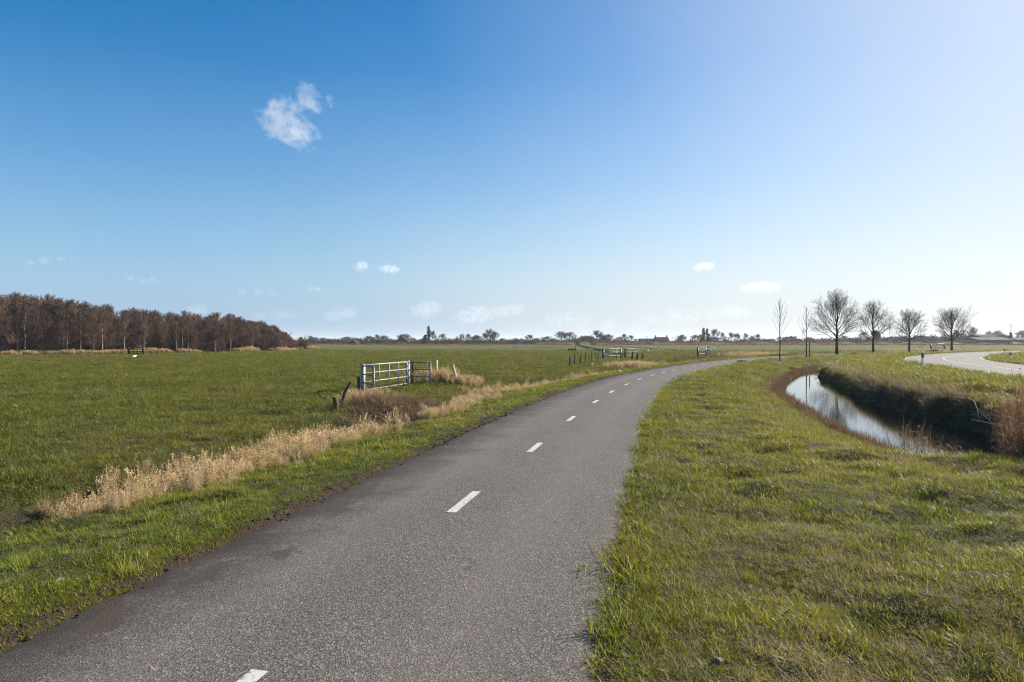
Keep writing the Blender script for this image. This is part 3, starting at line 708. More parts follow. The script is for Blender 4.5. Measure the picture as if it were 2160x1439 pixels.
    x2 = rng.uniform(7.9, 10, 330); y2 = rng.uniform(7.0, 9.6, 330); x = np.concatenate([x, x2]); y = np.concatenate([y, y2])  # more reeds on land out of view, placed to shade the near verge
    scatter("tall_reeds", "tall brown reeds standing in the ditch at the right", np.c_[x, y, np.maximum(ground(x, y), -.85)], rng.uniform(0, 6.28, len(x)), rng.uniform(.75, 1.1, len(x)), tk, rng.normal(0, .08, (len(x), 2)))
    n = 16; x = rng.normal(7.8, .20, n); y = rng.normal(13.0, .35, n)
    scatter("reed_clump", "clump of leaning brown reed stalks at the near end of the water", np.c_[x, y, ground(x, y)], rng.uniform(0, 6.28, n), rng.uniform(.5, .85, n), [reedtuft("t", M['sedge'], 9, 1.1, .12, .010, .16, 190 + i, False) for i in range(3)], np.c_[rng.normal(.02, .1, n), rng.normal(-.30, .13, n)])
    # litter of dead stalks over the dark bank
    lk = [tuft("t", M['litter'], 18, h, .4, .16, .007, 1.5, .35, 5, (-.85, -.4, .6), 200 + i) for i, h in enumerate((.30, .40, .24, .34))]
    n = 1500; y = 12.5 + 46 * rng.uniform(0, 1, n) ** 1.35; x = BT(y) + rng.uniform(-1.75, -.75, n)
    k = (WL.lat(x, y) > .5) & (noise(x, y, 1.6, 210) + .25 * (y < 30) > .36) & ~((y > 33) & (BT.lat(x, y) < -.1) & (y < 52) & (noise(x, y, 2, 211) > .15)); x, y = x[k], y[k]
    xg = rng.normal(-3.1, .6, 55); yg = rng.normal(18.2, 1.0, 55); x = np.append(x, xg); y = np.append(y, yg)
    scatter("dead_stalks", "dark tangle of dead stalks lying on the steep ditch bank", np.c_[x, y, ground(x, y) + .04], rng.normal(0, .9, len(x)), rng.uniform(.6, 1.3, len(x)), lk, rng.normal(0, .25, (len(x), 2)))
    pk = [tuft("t", M['dry'], 8, .50, .45, .2, .013, 1.3, .6, 5, None, 220 + i) for i in range(3)]
    n = 420; y = 13 + 44 * rng.uniform(0, 1, n) ** 1.3; x = BT(y) + rng.normal(-1.0, .22, n); k = noise(x, y, 1.3, 230) > .40; x, y = x[k], y[k]
    scatter("bleached_stalks", "bleached dead stalks along the crest of the ditch bank", np.c_[x, y, ground(x, y) + .10], rng.uniform(0, 6.28, len(x)), rng.uniform(.4, 1.2, len(x)), pk, rng.normal(0, .3, (len(x), 2)))
    bk = [tuft("t", M['litter'], 16, h, .45, .18, .011, .75, 1.9, 6, (-.85, -.4, .5), 225 + i) for i, h in enumerate((.55, .75, .9))]
    n = 240; y = 12.5 + 36 * rng.uniform(0, 1, n) ** 1.2; x = BT(y) + rng.normal(-1.35, .22, n); k = noise(x, y, 1.5, 235) > .36; x, y = x[k], y[k]
    scatter("bramble_tangle", "arching tangle of dead bramble stems hanging down the ditch bank", np.c_[x, y, ground(x, y)], rng.normal(0, .8, len(x)), rng.uniform(.45, 1.0, len(x)), bk, rng.normal(0, .2, (len(x), 2)))
    # bramble leaves and moss on the bank
    mk = [tuft("t", M['lush'], 30, .12, .4, .16, .012, .8, .6, 2, None, 240 + i) for i in range(2)]
    n = 700; y = 13 + 40 * rng.uniform(0, 1, n) ** 1.1; x = BT(y) + rng.uniform(-1.6, -.2, n); k = (noise(x, y, 1.1, 250) > .58) | ((y > 36) & (y < 49) & (noise(x, y, 2, 211) > .3)); x, y = x[k], y[k]
    scatter("bank_moss", "patches of green growth on the dark ditch bank", np.c_[x, y, ground(x, y)], rng.uniform(0, 6.28, len(x)), rng.uniform(.6, 1.5, len(x)), mk)
    # straw and dug-out stalks on the heap by the gate
    hk = [tuft("t", M['reed'], 22, .42, .4, .2, .007, 1.2, .5, 4, None, 260 + i) for i in range(3)]
    gk2 = [tuft("t", M['sedge'], 26, .34, .45, .2, .010, 1.15, .7, 4, None, 270 + i) for i in range(3)]
    n = 210; x = rng.normal(-3.55, .62, n); y = rng.normal(19.2, 1.15, n)
    scatter("bramble_heap", "dark brown heap of dug brambles in front of the field gate", np.c_[x, y, ground(x, y) + .02], rng.uniform(0, 6.28, n), rng.uniform(.5, 1.05, n), gk2, rng.normal(0, .3, (n, 2)))
    x, y = along(LD, 8.8, 15, 150, .45, .22); n = len(x)
    scatter("fallen_straw", "bent straw lying along the front of the reed strip", np.c_[x, y, ground(x, y) + .02], rng.uniform(0, 6.28, n), rng.uniform(.35, .8, n), [tuft("t", M['reed'], 9, .45, .4, .18, .005, 1.25, .4, 4, None, 280 + i) for i in range(2)], rng.normal(0, .2, (n, 2)))
    n = 120; x = rng.normal(-4.2, .6, n); y = rng.normal(21.2, 1.2, n)
    scatter("cut_straw", "flattened straw and cuttings heaped beside the field gate", np.c_[x, y, ground(x, y) + .03], rng.uniform(0, 6.28, n), rng.uniform(.35, .75, n), hk, rng.normal(0, .3, (n, 2)))
    # crumbs of soil along the broken left edge
    ck = []
    for i in range(4):
        g = np.random.default_rng(300 + i); me = bpy.data.meshes.new("clod")
        import bmesh
        bm = bmesh.new(); bmesh.ops.create_icosphere(bm, subdivisions=2, radius=.02)
        for v_ in bm.verts: v_.co *= 1 + g.normal(0, .22); v_.co.z *= .6
        bm.to_mesh(me); bm.free(); me.materials.append(M['soil']); ck.append(bpy.data.objects.new("clod", me))
    lt = [tuft('t', M['reed'], 2, .09, .5, .03, .004, 1.5, .15, 3, None, 310 + i) for i in range(3)]
    xl, yl = along(PATH, 3, 26, 150, 0, 1.0); kl = (np.abs(PATH.lat(xl, yl)) < PHW) & (rng.uniform(0, 1, 150) < .25 + .6 * np.abs(PATH.lat(xl, yl)) / PHW); xl, yl = xl[kl], yl[kl]
    scatter('path_litter', 'stray bits of straw lying on the asphalt', np.c_[xl, yl, np.full(len(xl), .024)], rng.uniform(0, 6.28, len(xl)), rng.uniform(.4, 1.0, len(xl)), lt)
    x1, y1 = along(PATH, 3.5, 30, 900, -PHW - .08, .10); x2, y2 = along(PATH, 10.5, 15.5, 500, -PHW + .0, .14); x3, y3 = along(PATH, 3, 22, 160, PHW + .08, .06)
    x = np.concatenate([x1, x2, x3]); y = np.concatenate([y1, y2, y3]); n = len(x)
    scatter("soil_crumbs", "crumbs of dark soil along the edges of the cycle path", np.c_[x, y, np.maximum(ground(x, y), .004)], rng.uniform(0, 6.28, n), .25 + .9 * rng.uniform(0, 1, n) ** 3, ck)
WOODPTS = np.array([(-79, 105.6), (-66.8, 109), (-57.5, 122), (-53, 132), (-49, 147), (-51, 167)], float)
_wd = np.concatenate([[0], np.cumsum(np.hypot(*np.diff(WOODPTS, axis=0).T))])
def wood_line(t):
    s = t * _wd[-1]
    if s < 0: return WOODPTS[0, 0] + s * .96, WOODPTS[0, 1] + s * .27
    if s > _wd[-1]: e = s - _wd[-1]; return WOODPTS[-1, 0] + e * .1, WOODPTS[-1, 1] + e
    return float(np.interp(s, _wd, WOODPTS[:, 0])), float(np.interp(s, _wd, WOODPTS[:, 1]))
reeds()
# ------------------------------------------------------------------ trees
class Tubes:
    """batches of tapered branches of equal point count"""
    def __init__(s): s.b = {}
    def add(s, pts, r, n): s.b.setdefault((len(pts), n), []).append((pts, r))
    def mesh(s, name, mat, smooth=True):
        V = []; Fq = []; o = 0
        for (k, n), L in s.b.items():
            P = np.array([q[0] for q in L], float); Rr = np.array([q[1] for q in L], float); B = len(L)
            T = np.empty_like(P); T[:, 1:-1] = P[:, 2:] - P[:, :-2]; T[:, 0] = P[:, 1] - P[:, 0]; T[:, -1] = P[:, -1] - P[:, -2]
            T /= np.linalg.norm(T, axis=2, keepdims=True) + 1e-9
            ref = np.where(np.abs(T[:, :1, 2:]) > .95, np.array([1., 0, 0]), np.array([0, 0, 1.])); ref = np.broadcast_to(ref, T.shape)
            A = np.cross(T, ref); A /= np.linalg.norm(A, axis=2, keepdims=True) + 1e-9; C = np.cross(T, A)
            w = np.arange(n) * 2 * np.pi / n
            ring = P[:, :, None] + (A[:, :, None] * np.cos(w)[None, None, :, None] + C[:, :, None] * np.sin(w)[None, None, :, None]) * Rr[:, :, None, None]
            V.append(ring.reshape(-1, 3))
            i = o + (np.arange(B)[:, None, None] * k + np.arange(k - 1)[None, :, None]) * n; j = np.arange(n)[None, None, :]; j2 = (j + 1) % n
            Fq.append(np.stack([i + j, i + j2, i + n + j2, i + n + j], -1).reshape(-1, 4)); o += B * k * n
        return mesh_np(name, np.vstack(V), [np.vstack(Fq)], mat, smooth)

def branch(g, p, d, L, r0, r1, k, up=.0, wob=.08):
    """curved centre line; returns points and radii"""
    pts = [np.array(p, float)]; d = np.array(d, float); d /= np.linalg.norm(d)
    for i in range(k - 1):
        d = d + np.array([0, 0, up / (k - 1)]) + g.normal(0, wob, 3); d /= np.linalg.norm(d)
        pts.append(pts[-1] + d * L / (k - 1))
    return pts, list(np.linspace(r0, r1, k))
def child_dir(g, d, ang, az):
    d = np.array(d) / np.linalg.norm(d); a = np.cross(d, [0, 0, 1.0]) if abs(d[2]) < .95 else np.array([1., 0, 0]); a /= np.linalg.norm(a); b = np.cross(d, a)
    return d * math.cos(ang) + (a * math.cos(az) + b * math.sin(az)) * math.sin(ang)
def lerp_pts(pts, t):
    f = t * (len(pts) - 1); i = min(int(f), len(pts) - 2); f -= i
    return pts[i] * (1 - f) + pts[i + 1] * f, pts[i + 1] - pts[i]

TWIG_MIN = .0046                                          # thinnest twig radius
def ramify(g, T, pts, L, r, level, spec):
    """spec[level] = (count, length ratio, angle, upward bend, from, radius ratio, sides, points)"""
    if level >= len(spec): return
    n, lr, ang, up, f0, rr, sd_, kp = spec[level]
    az0 = g.uniform(0, 6.28)
    n = max(1, int(round(n * g.uniform(.8, 1.2))))
    for i in range(n):
        t = f0 + (1 - f0) * (i + g.uniform(.1, .9)) / n
        p, d = lerp_pts(pts, min(t, .99))
        l = L * lr * (1.05 - (.40 if len(spec) == 3 else .62) * t) * g.uniform(.75, 1.2)
        dd = child_dir(g, d, ang * g.uniform(.75, 1.25), az0 + i * 2.4 + g.uniform(-.4, .4))
        rad = max(r * rr * (1.1 - .5 * t), TWIG_MIN)
        q, ra = branch(g, p, dd, l, rad, rad * .45, kp, up, .10)
        T.add(q, ra, sd_); ramify(g, T, q, l, rad, level + 1, spec)

def street_tree(seed, H, W_, trunk_r, first=.27, nprim=18, bark=None, twig=None):
    """bare roadside tree with ascending limbs and a rounded crown; returns trunk mesh, crown mesh"""
    g = np.random.default_rng(seed); A = Tubes(); B = Tubes()
    k = 9; tp = [np.array([0, 0, -.15])]
    for i in range(1, k): tp.append(np.array([g.normal(0, .012 * H * i / k), g.normal(0, .012 * H * i / k), H * .93 * i / (k - 1)]))
    tr = [trunk_r * (1.35 if i == 0 else 1.0) * (1 - .93 * (i / (k - 1)) ** 1.15) + .012 for i in range(k)]
    A.add(tp, tr, 9)
    spec = [(11, .44, .55, .18, .30, .50, 4, 4), (8, .50, .58, .18, .15, .60, 3, 3), (5, .55, .5, .15, .1, .8, 3, 2)]
    for i in range(nprim):
        f = (i + .5) / nprim; hz = H * (first + (.56 - first) * f)
        p, d = lerp_pts(tp, hz / (H * .93))
        az = i * 2.399 + g.uniform(-.35, .35); inc = R(70 - 60 * f) * g.uniform(.85, 1.15)
        dd = np.array([math.cos(az) * math.sin(inc), math.sin(az) * math.sin(inc), math.cos(inc)])
        # length up to an ellipsoid envelope
        cz = H * .62; bz = H * .375; bx = W_ / 2; L = 1.0
        for s in np.linspace(.3, H, 90):
            q = p + dd * s + np.array([0, 0, .14 * s * s / H])
            if (q[0] ** 2 + q[1] ** 2) / bx ** 2 + ((q[2] - cz) / bz) ** 2 > 1 and s > .5: break
            L = s
        L *= g.uniform(.85, 1.02); rad = trunk_r * (.34 - .12 * f)
        q, ra = branch(g, p, dd, L * .93, rad, rad * .2, 6, .16, .06)
        A.add(q, ra, 6); ramify(g, B, q, L, rad * .6, 0, spec)
    ramify(g, B, tp[-4:], H * .30, trunk_r * .16, 1, spec)
    return A.mesh("trunk", bark or M['bark']), B.mesh("crown", twig or M['twig'])

def sapling(seed, H):
    g = np.random.default_rng(seed); A = Tubes(); B = Tubes()
    tp = [np.array([g.normal(0, .01), g.normal(0, .01), -.1 + (H + .1) * i / 7]) for i in range(8)]
    A.add(tp, list(np.linspace(.060, .008, 8)), 8)
    for i in range(17):
        f = .38 + .55 * (i + .5) / 17; p, d = lerp_pts(tp, f)
        az = i * 2.4 + g.uniform(-.3, .3); inc = R(36 - 20 * (f - .38)) * g.uniform(.8, 1.1)
        L = H * (.38 - .26 * (f - .38) / .55) * g.uniform(.8, 1.15)
        q, ra = branch(g, p, (math.cos(az) * math.sin(inc), math.sin(az) * math.sin(inc), math.cos(inc)), L, .013, .005, 5, .30, .04)
        B.add(q, ra, 4); ramify(g, B, q, L, .009, 0, [(4, .42, .42, .3, .25, .6, 3, 3)])
    return A.mesh("trunk", M['bark']), B.mesh("crown", M['twig'])

def bare_tree(seed, H, Wd, kind, tw, bark, twig):
    """tree seen from far off: trunk and a dense spray of twigs. kinds: round, upright, poplar, bush, conifer"""
    g = np.random.default_rng(seed); A = Tubes(); B = Tubes()
    if kind == 'bush':
        for i in range(46):                                  # stems of every length under one dome
            az = g.uniform(0, 6.28); th = math.acos(g.uniform(.05, 1)); rx, rz_ = Wd / 2 * g.uniform(.55, 1.0), H * g.uniform(.55, 1.0)
            tip = np.array([math.cos(az) * math.sin(th) * rx, math.sin(az) * math.sin(th) * rx, math.cos(th) * rz_]); b0 = tip * np.array([.35, .35, 0]) * g.uniform(.2, 1)
            dv = tip - b0; L = np.linalg.norm(dv)
            q, ra = branch(g, b0, dv, L, tw * 1.4, tw * .6, 4, .05, .10)
            (A if i < 8 else B).add(q, ra, 3); ramify(g, B, q, L, tw * 1.1, 0, [(7, .38, .55, .2, .15, .9, 3, 3), (4, .5, .65, .15, .1, .9, 3, 2)])
        return A.mesh("stems", bark), B.mesh("crown", twig)
    k = 7; tr = H * .014 + .02
    tp = [np.array([g.normal(0, .02 * H * i / k), g.normal(0, .02 * H * i / k), -.2 + (H + .2) * .96 * i / (k - 1)]) for i in range(k)]
    A.add(tp, list(np.linspace(tr, tr * .15, k)), 6)
    f0, n, inc0, inc1, up = dict(round=(.10, 36, 84, 14, .36), upright=(.33, 20, 48, 25, .45), poplar=(.10, 34, 26, 14, .35), conifer=(.12, 40, 82, 40, .1), wood=(.14, 30, 54, 16, .45))[kind]
    for i in range(n):
        f = (i + .5) / n; t = f0 + (.97 - f0) * f; p, d = lerp_pts(tp, t); az = i * 2.4 + g.uniform(-.5, .5); inc = R(inc0 + (inc1 - inc0) * f) * g.uniform(.8, 1.2)
        prof = dict(round=math.sqrt(max(.08, 1 - (1.9 * f - .85) ** 2 * .8)), upright=.55 + .45 * math.sin(math.pi * min(1, f * 1.1 + .15)), poplar=(.35 + 1.5 * f if f < .35 else 1.15 - .80 * f), wood=.6 + .4 * math.sin(math.pi * min(1, f * .9 + .2)), conifer=1.02 - .9 * f)[kind]
        L = Wd / 2 * prof / max(.30, math.sin(inc)) * g.uniform(.75, 1.1); L = min(L, H * (1.02 - t) * 1.15 + .3)
        if kind in ('round', 'wood', 'upright'):
            dd = np.array([math.cos(az) * math.sin(inc), math.sin(az) * math.sin(inc), math.cos(inc)]); cz, bz, bx = ((.54, .47), (.56, .45), (.56, .46))[('round', 'upright', 'wood').index(kind)] + (Wd / 2,); L = .5
            for s_ in np.linspace(.3, H, 70):
                q = p + dd * s_ + np.array([0, 0, up * .45 * s_ * s_ / H])
                if (q[0] ** 2 + q[1] ** 2) / bx ** 2 + ((q[2] - cz * H) / (bz * H)) ** 2 > 1 and s_ > .8: break
                L = s_
            L *= g.uniform(.70, 1.05) if kind == 'wood' else g.uniform(.8, 1.04)
        q, ra = branch(g, p, (math.cos(az) * math.sin(inc), math.sin(az) * math.sin(inc), math.cos(inc)), L, max(tw * 1.5, tr * .4), tw * .8, 4, up, .09)
        (B).add(q, ra, 4)
        ramify(g, B, q, L, tw * 1.15, 0, [(11, .50, .62, .3, .1, .95, 3, 3), (6, .55, .65, .25, .1, .9, 3, 2)])
    return A.mesh("trunk", bark), B.mesh("crown", twig)

def plant(meshes, name, x, y, z, sc, rz, label, cat, group=None, names=("trunk", "crown")):
    e = empty(name, (x, y, z), rz); e.scale = sc if isinstance(sc, tuple) else (sc, sc, sc)
    tag(e, label, cat, group)
    for nm, me in zip(names, meshes): link(nm, me, e)
    return e

# young trees and the four roadside trees
sl = ["slender young tree nearest along the path, bare, in a ring of dug soil", "slender young tree tied beside a short wooden stake"]
for i, ((x, y), H) in enumerate(zip(TREE_SPOTS[:2], (5.25, 4.95))):
    plant(sapling(500 + i, H), "young_tree", x, y, gz(x, y), 1, i * 2.0, sl[i], "tree", "young trees along the cycle path")
st = ["tallest bare roadside tree, standing next to the young tree with a stake", "bare roadside tree standing in front of the windmill",
      "smallest of the round crowned bare roadside trees, standing behind the bend of the road", "wide crowned bare roadside tree beyond the far side of the road bend"]
for i, ((x, y), H, Wd, rz) in enumerate(zip(TREE_SPOTS[2:], (7.35, 7.1, 6.3, 7.3), (6.3, 4.9, 5.3, 7.4), (0.4, 1.9, 4.0, 2.6))):
    plant(street_tree(520 + i, H, Wd, (.15, .145, .145, .17)[i], (.21, .24, .24, .20)[i], (22, 19, 20, 22)[i]), "roadside_tree", x, y, gz(x, y), 1, rz, st[i], "tree", "bare trees between the path and the road")
sx, sy = px(1707.5, 754.3); b = MB().tube([(0, 0, -.2), (.02, 0, 1.55)], [.05, .045], 8).tube([(0, 0, 1.25), (-.28, .02, 1.28)], .018, 6)
o = b.build("tree_stake", M['oldwood']); o.location = (sx, sy, 0); tag(o, "short wooden stake driven in beside the second young tree", "stake")

# the bare wood on the left
g = np.random.default_rng(77)
WV = [bare_tree(600 + i, 10, (4.6, 4.0, 5.4, 4.3, 5.0, 4.6)[i], 'wood', .026, M['woodbark'], M[('aldershade', 'aldershade', 'woodtwig', 'tansunlit', 'tansunlit', 'woodtwig')[i]]) for i in range(6)]
BV = [bare_tree(620 + i, 10, 3.2, 'upright', .026, M['birch'], M['woodtwig']) for i in range(3)]
UV = [bare_tree(640 + i, 3, 2.6, 'bush', .026, M['woodbark'], M['woodtwig']) for i in range(3)]
TOPX = [-700, -300, 0, 60, 100, 200, 300, 400, 480, 520, 560, 600, 620, 660]; TOPY = [600, 606, 618, 622, 622, 641, 650, 661, 663, 672, 681, 696, 706, 716]
nt = 0
for row in range(7):
    n = (40, 44, 48, 50, 50, 46, 40)[row]
    for i in range(n):
        t = -.30 + 1.36 * (i + g.uniform(0, 1)) / n; X, Y = wood_line(t)
        k = 1.2 + row * 4.2 + g.uniform(-1.4, 1.4)
        X2, Y2 = X - k * .62, Y + k * .85
        p = CX + F * X2 / Y2
        if p > 640 or p < -130: continue
        h = (CAM_H + (HY - (np.interp(p, TOPX, TOPY) + g.uniform(-2, 10))) * Y2 / F + .5) * (.60, .68, .78, .92, 1, 1, 1)[row] * (g.uniform(.86, 1.05) if row < 4 else g.uniform(.95, 1.04))
        if h < 2.5: continue
        sc = h / 10; wv = g.uniform(.95, 1.3) * (1.25 if row > 2 else 1.0)
        plant(WV[g.integers(0, 3) if row < 3 else g.integers(2, 6)], "wood_tree", X2, Y2, gz(X2, Y2), (max(sc, .62) * wv, max(sc, .62) * wv, sc), g.uniform(0, 6.28), "bare brown alder or birch tree of the dense wood left of the pasture", "tree", "bare trees of the wood")
        nt += 1
for pxx in (35, 52, 141, 168, 215, 262, 305, 372, 384, 396, 402, 455, 487, 533, 590, 605):
    t = next(t for t in np.linspace(-.3, 1.1, 800) if CX + F * wood_line(t)[0] / wood_line(t)[1] > pxx); X, Y = wood_line(t); Y += .5; X -= .3
    h = (CAM_H + (HY - np.interp(pxx, TOPX, TOPY) - g.uniform(2, 22)) * Y / F + .5)
    plant(BV[g.integers(0, 3)], "birch_tree", X, Y, gz(X, Y), (max(.5, h / 11), max(.5, h / 11), h / 10), g.uniform(0, 6.28), "slim birch with a pale trunk at the front edge of the wood", "tree", "pale birches at the edge of the wood")
for i in range(150):
    t = -.3 + 1.36 * (i + g.uniform(0, 1)) / 150; X, Y = wood_line(t); k = g.uniform(.4, 14.0); X -= k * .6; Y += k * .8
    sc = g.uniform(.5, 1.15) * (1 + k * .05)
    plant(UV[g.integers(0, 3)], "wood_shrub", X, Y, gz(X, Y), (sc * 1.2, sc * 1.2, sc), g.uniform(0, 6.28), "leafless shrub growing under the trees of the wood", "shrub", "shrubs under the trees of the wood", ("stems", "crown"))

# ------------------------------------------------------------------ field gates and posts
def beam(mb, a, b, r, n=8): mb.tube([a, b], r, n)
def farm_gate(name, label, A, B, wingA, wingB, zb, H, pm, rm, wm, ups, post_r=.075, fr=.026, group="metal field gates along the left ditch"):
    """A, B: feet of the posts; wingA, wingB: far ends of the side panels (or None); ups: uprights of the leaf"""
    ox, oy = (A[0] + B[0]) / 2, (A[1] + B[1]) / 2
    e = tag(empty(name, (ox, oy, zb)), label, "gate", group)
    la = np.array([A[0] - ox, A[1] - oy, 0]); lb = np.array([B[0] - ox, B[1] - oy, 0]); u = (lb - la) / np.linalg.norm(lb - la); Z = np.array([0, 0, 1.0])
    for q in (la, lb):
        m = MB(); m.tube([q - Z * .25, q + Z * (H + .015)], post_r, 12); m.build("post", pm, e, True)
    leaf = link("gate_leaf", mesh_np("gate_leaf", np.array([la + u * .11, la + u * .15, la + u * .15 + Z * .01]), [np.array([[0, 1, 2]])], rm), e)
    # the leaf itself is the outer frame; rails and uprights are its own pieces
    bpy.data.objects.remove(leaf)
    s0, s1 = la + u * (post_r + .06), lb - u * (post_r + .05)
    m = MB()
    m.tube([s0 + Z * .08, s0 + Z * H * .985], fr * 1.35, 10); m.tube([s1 + Z * .08, s1 + Z * H * .985], fr * 1.35, 10)
    leaf = m.build("gate_leaf", rm, e, True)
    for zz in (.085, .37, .68, .97): m = MB(); m.tube([s0 + Z * H * zz, s1 + Z * H * zz], fr * (1.15 if zz > .9 else 1), 10); m.build("rail", rm, leaf, True)
    for t in ups:
        q = s0 * (1 - t) + s1 * t; n_ = np.cross(u, Z); m = MB(); m.tube([q + Z * .085 * H + n_ * .03, q + Z * H * .97 + n_ * .03], fr * .85, 8); m.build("upright", rm, leaf, True)
    for q in (la, lb):
        m = MB(); 
        for zz in (.22, .82): m.box(tuple(q + u * (post_r + .02) * (1 if q is la else -1) + Z * H * zz), (.11, .05, .05), math.atan2(u[1], u[0]))
        m.build("hinge" if q is lb else "latch", wm, e)
    for q, wv in ((la, wingA), (lb, wingB)):
        if wv is None: continue
        en = np.array([wv[0] - ox, wv[1] - oy, 0]); m = MB()
        m.tube([en - Z * .25, en + Z * H * .975], .042, 10)
        w = m.build("side_panel", wm, e, True)
        for zz in (.36, .66, .955): m = MB(); m.tube([q + Z * H * zz, en + Z * H * zz], .026, 8); m.build("rail", wm, w, True)
    return e
farm_gate("field_gate", "nearest galvanised field gate, four rails high, with leaning posts beside it", (-5.68, 26.0), (-4.62, 30.3), (-5.02, 24.75), (-3.62, 30.25), -.30, 1.08, M['galv'], M['galv'], M['gatedark'], (.30, .53, .765), .085)
farm_gate("field_gate", "blue posted white railed field gate at the end of the row of posts", (9.75, 73.0), (12.15, 76.2), (11.05, 72.2), (14.3, 78.3), -.42, 1.22, M['blue'], M['galv'], M['gatedark'], (.33, .55, .78), .12)
farm_gate("field_gate", "farthest blue posted field gate left of the path, with an open side panel", (22.6, 83.0), (24.4, 86.0), (23.9, 82.2), (25.6, 86.3), -.42, 1.30, M['blue'], M['galv'], M['gatedark'], (.45, .72), .12)
farm_gate("field_gate", "dark far field gate seen between the round roadside trees beyond the road", (100.0, 163.0), (104.2, 164.5), (97.5, 163.2), (108.5, 165.0), -.45, 1.35, M['gatedark'], M['galv'], M['gatedark'], (.3, .6), .16, .05, "far field gates")
Y = 107.0; X = at(271, Y)
farm_gate("field_gate", "dark wooden looking field gate at the foot of the bare wood", (X, Y), (at(300, Y), Y + .4), (at(253, Y), Y + .2), (at(313, Y), Y + .8), -.5, 1.15, M['oldwood'], M['oldwood'], M['oldwood'], (.3, .6), .13, .06, "far field gates")

def post(x, y, top, lean=(0, 0), r=.055, mat='oldwood', label="", group=None, name="fence_post", z=None, sq=False):
    z = gz(x, y) if z is None else z; H = top - z; m = MB()
    pts = [(0, 0, -.25), (lean[0] * .5, lean[1] * .5, H * .5), (lean[0], lean[1], H)]
    m.tube(pts, [r * 1.05, r, r * .93], 4 if sq else 9); o = m.build(name, M[mat], None, not sq)
    o.location = (x, y, z); tag(o, label, "post", group); return o
GP = "wooden posts near the first field gate"
x, y = at(707, 19.2), 19.2; post(x + .1, y, ztop(806, y), (.33, .05), .05, 'oldwood', "dark post leaning to the right over the dark culvert mouth", GP)
x, y = at(711, 18.4), 18.4; post(x, y, ztop(838, y), (-.06, 0), .075, 'oldwood', "short rotten stump of a post in front of the leaning dark post", GP)
x, y = at(757, 24.6), 24.6; post(x, y, ztop(794, y), (0, 0), .06, 'oldwood', "short brown post close against the left post of the nearest gate", GP)
x, y = at(870, 31.5), 31.5; post(x, y, ztop(764, y), (.03, 0), .065, 'oldwood', "dark post behind the right side panel of the nearest gate", GP)
x, y = at(920, 31.5), 31.5; post(x, y, ztop(760, y), (.02, 0), .06, 'palewood', "upright grey post in the reeds right of the nearest gate", GP)
x, y = at(967, 31), 31; post(x, y, ztop(769.5, y), (-.24, 0), .055, 'palewood', "whitish post leaning to the left above the reed strip", GP, sq=True)
row = [(1201.5, 1203, 775, 751.5, 9), (1212, 1212, 766, 747, 7), (1223.5, 1226.5, 769, 747, 8), (1235, 1234.5, 764, 743, 7), (1242.5, 1242.5, 761.5, 744, 5), (1248.5, 1248.5, 760, 742, 7), (1257.5, 1257.5, 757, 744, 5), (1262, 1262, 757, 742.5, 6)]
for i, (xb, xt, yb, yt, w) in enumerate(row):
    yy = 52 + 2.9 * i; x = at(xb, yy)
    post(x, yy, ztop(yt, yy), (at(xt, yy) - x, 0), .042 + .006 * (w - 5), 'oldwood', "dark thin post in the row leading up to the blue posted gate", "row of dark posts left of the blue posted gate")
for i, (xb, xt, yt) in enumerate(((1332, 1335.6, 742), (1342.5, 1346, 745), (1353.5, 1357, 746.5))):
    yy = 71 - i; x = at(xb, yy); post(x, yy, ztop(yt, yy), (at(xt, yy) - x, 0), .10, 'oldwood', "stout dark post leaning right beside the blue posted gate", "stout leaning posts by the blue posted gate")
yy = 77; post(at(1318.5, yy), yy, ztop(735.5, yy), (.02, 0), .10, 'oldwood', "stout post between the right panel and leaf of the blue posted gate")

def rail_fence(name, label, x0, x1, y, top, rails, n=3, mat='oldwood', r=.05, dy=0.0):
    z = gz((x0 + x1) / 2, y); e = tag(empty(name, (x0, y, z)), label, "fence")
    for i in range(n): m = MB(); t = i / (n - 1); m.tube([((x1 - x0) * t, dy * t, -.2), ((x1 - x0) * t, dy * t, top - z)], r * 1.2, 7); m.build("post", M[mat], e, True)
    for zz in rails: m = MB(); m.box(((x1 - x0) / 2, dy / 2 - r, zz), (math.hypot(x1 - x0, dy), .045, .13), math.atan2(dy, x1 - x0)); m.build("rail", M[mat], e)
    return e
yy = 150; rail_fence("rail_fence", "low dark rail fence end at the far side of the pasture", at(1239, yy), at(1257, yy), yy, .55, (.45, .8), 3, dy=3)
yy = 140
tr = empty("water_trough", (at(1205, yy), yy, gz(at(1205, yy), yy))); tag(tr, "dark low drinking trough standing in the pasture", "trough")
m = MB()
for c, d in (((0, -.3, .32), (1.4, .06, .4)), ((0, .3, .32), (1.4, .06, .4)), ((-.67, 0, .32), (.06, .54, .4)), ((.67, 0, .32), (.06, .54, .4)), ((0, 0, .15), (1.28, .54, .06))): m.box(c, d, .08)
m.build("basin", M['oldwood'], tr)
for q in (-.55, .55): m = MB(); m.box((q, 0, .05), (.1, .6, .13), .08); m.build("leg", M['oldwood'], tr)
post(at(1214.5, 141), 141, ztop(730, 141), (0, 0), .09, 'oldwood', "single thin post standing beside the drinking trough")

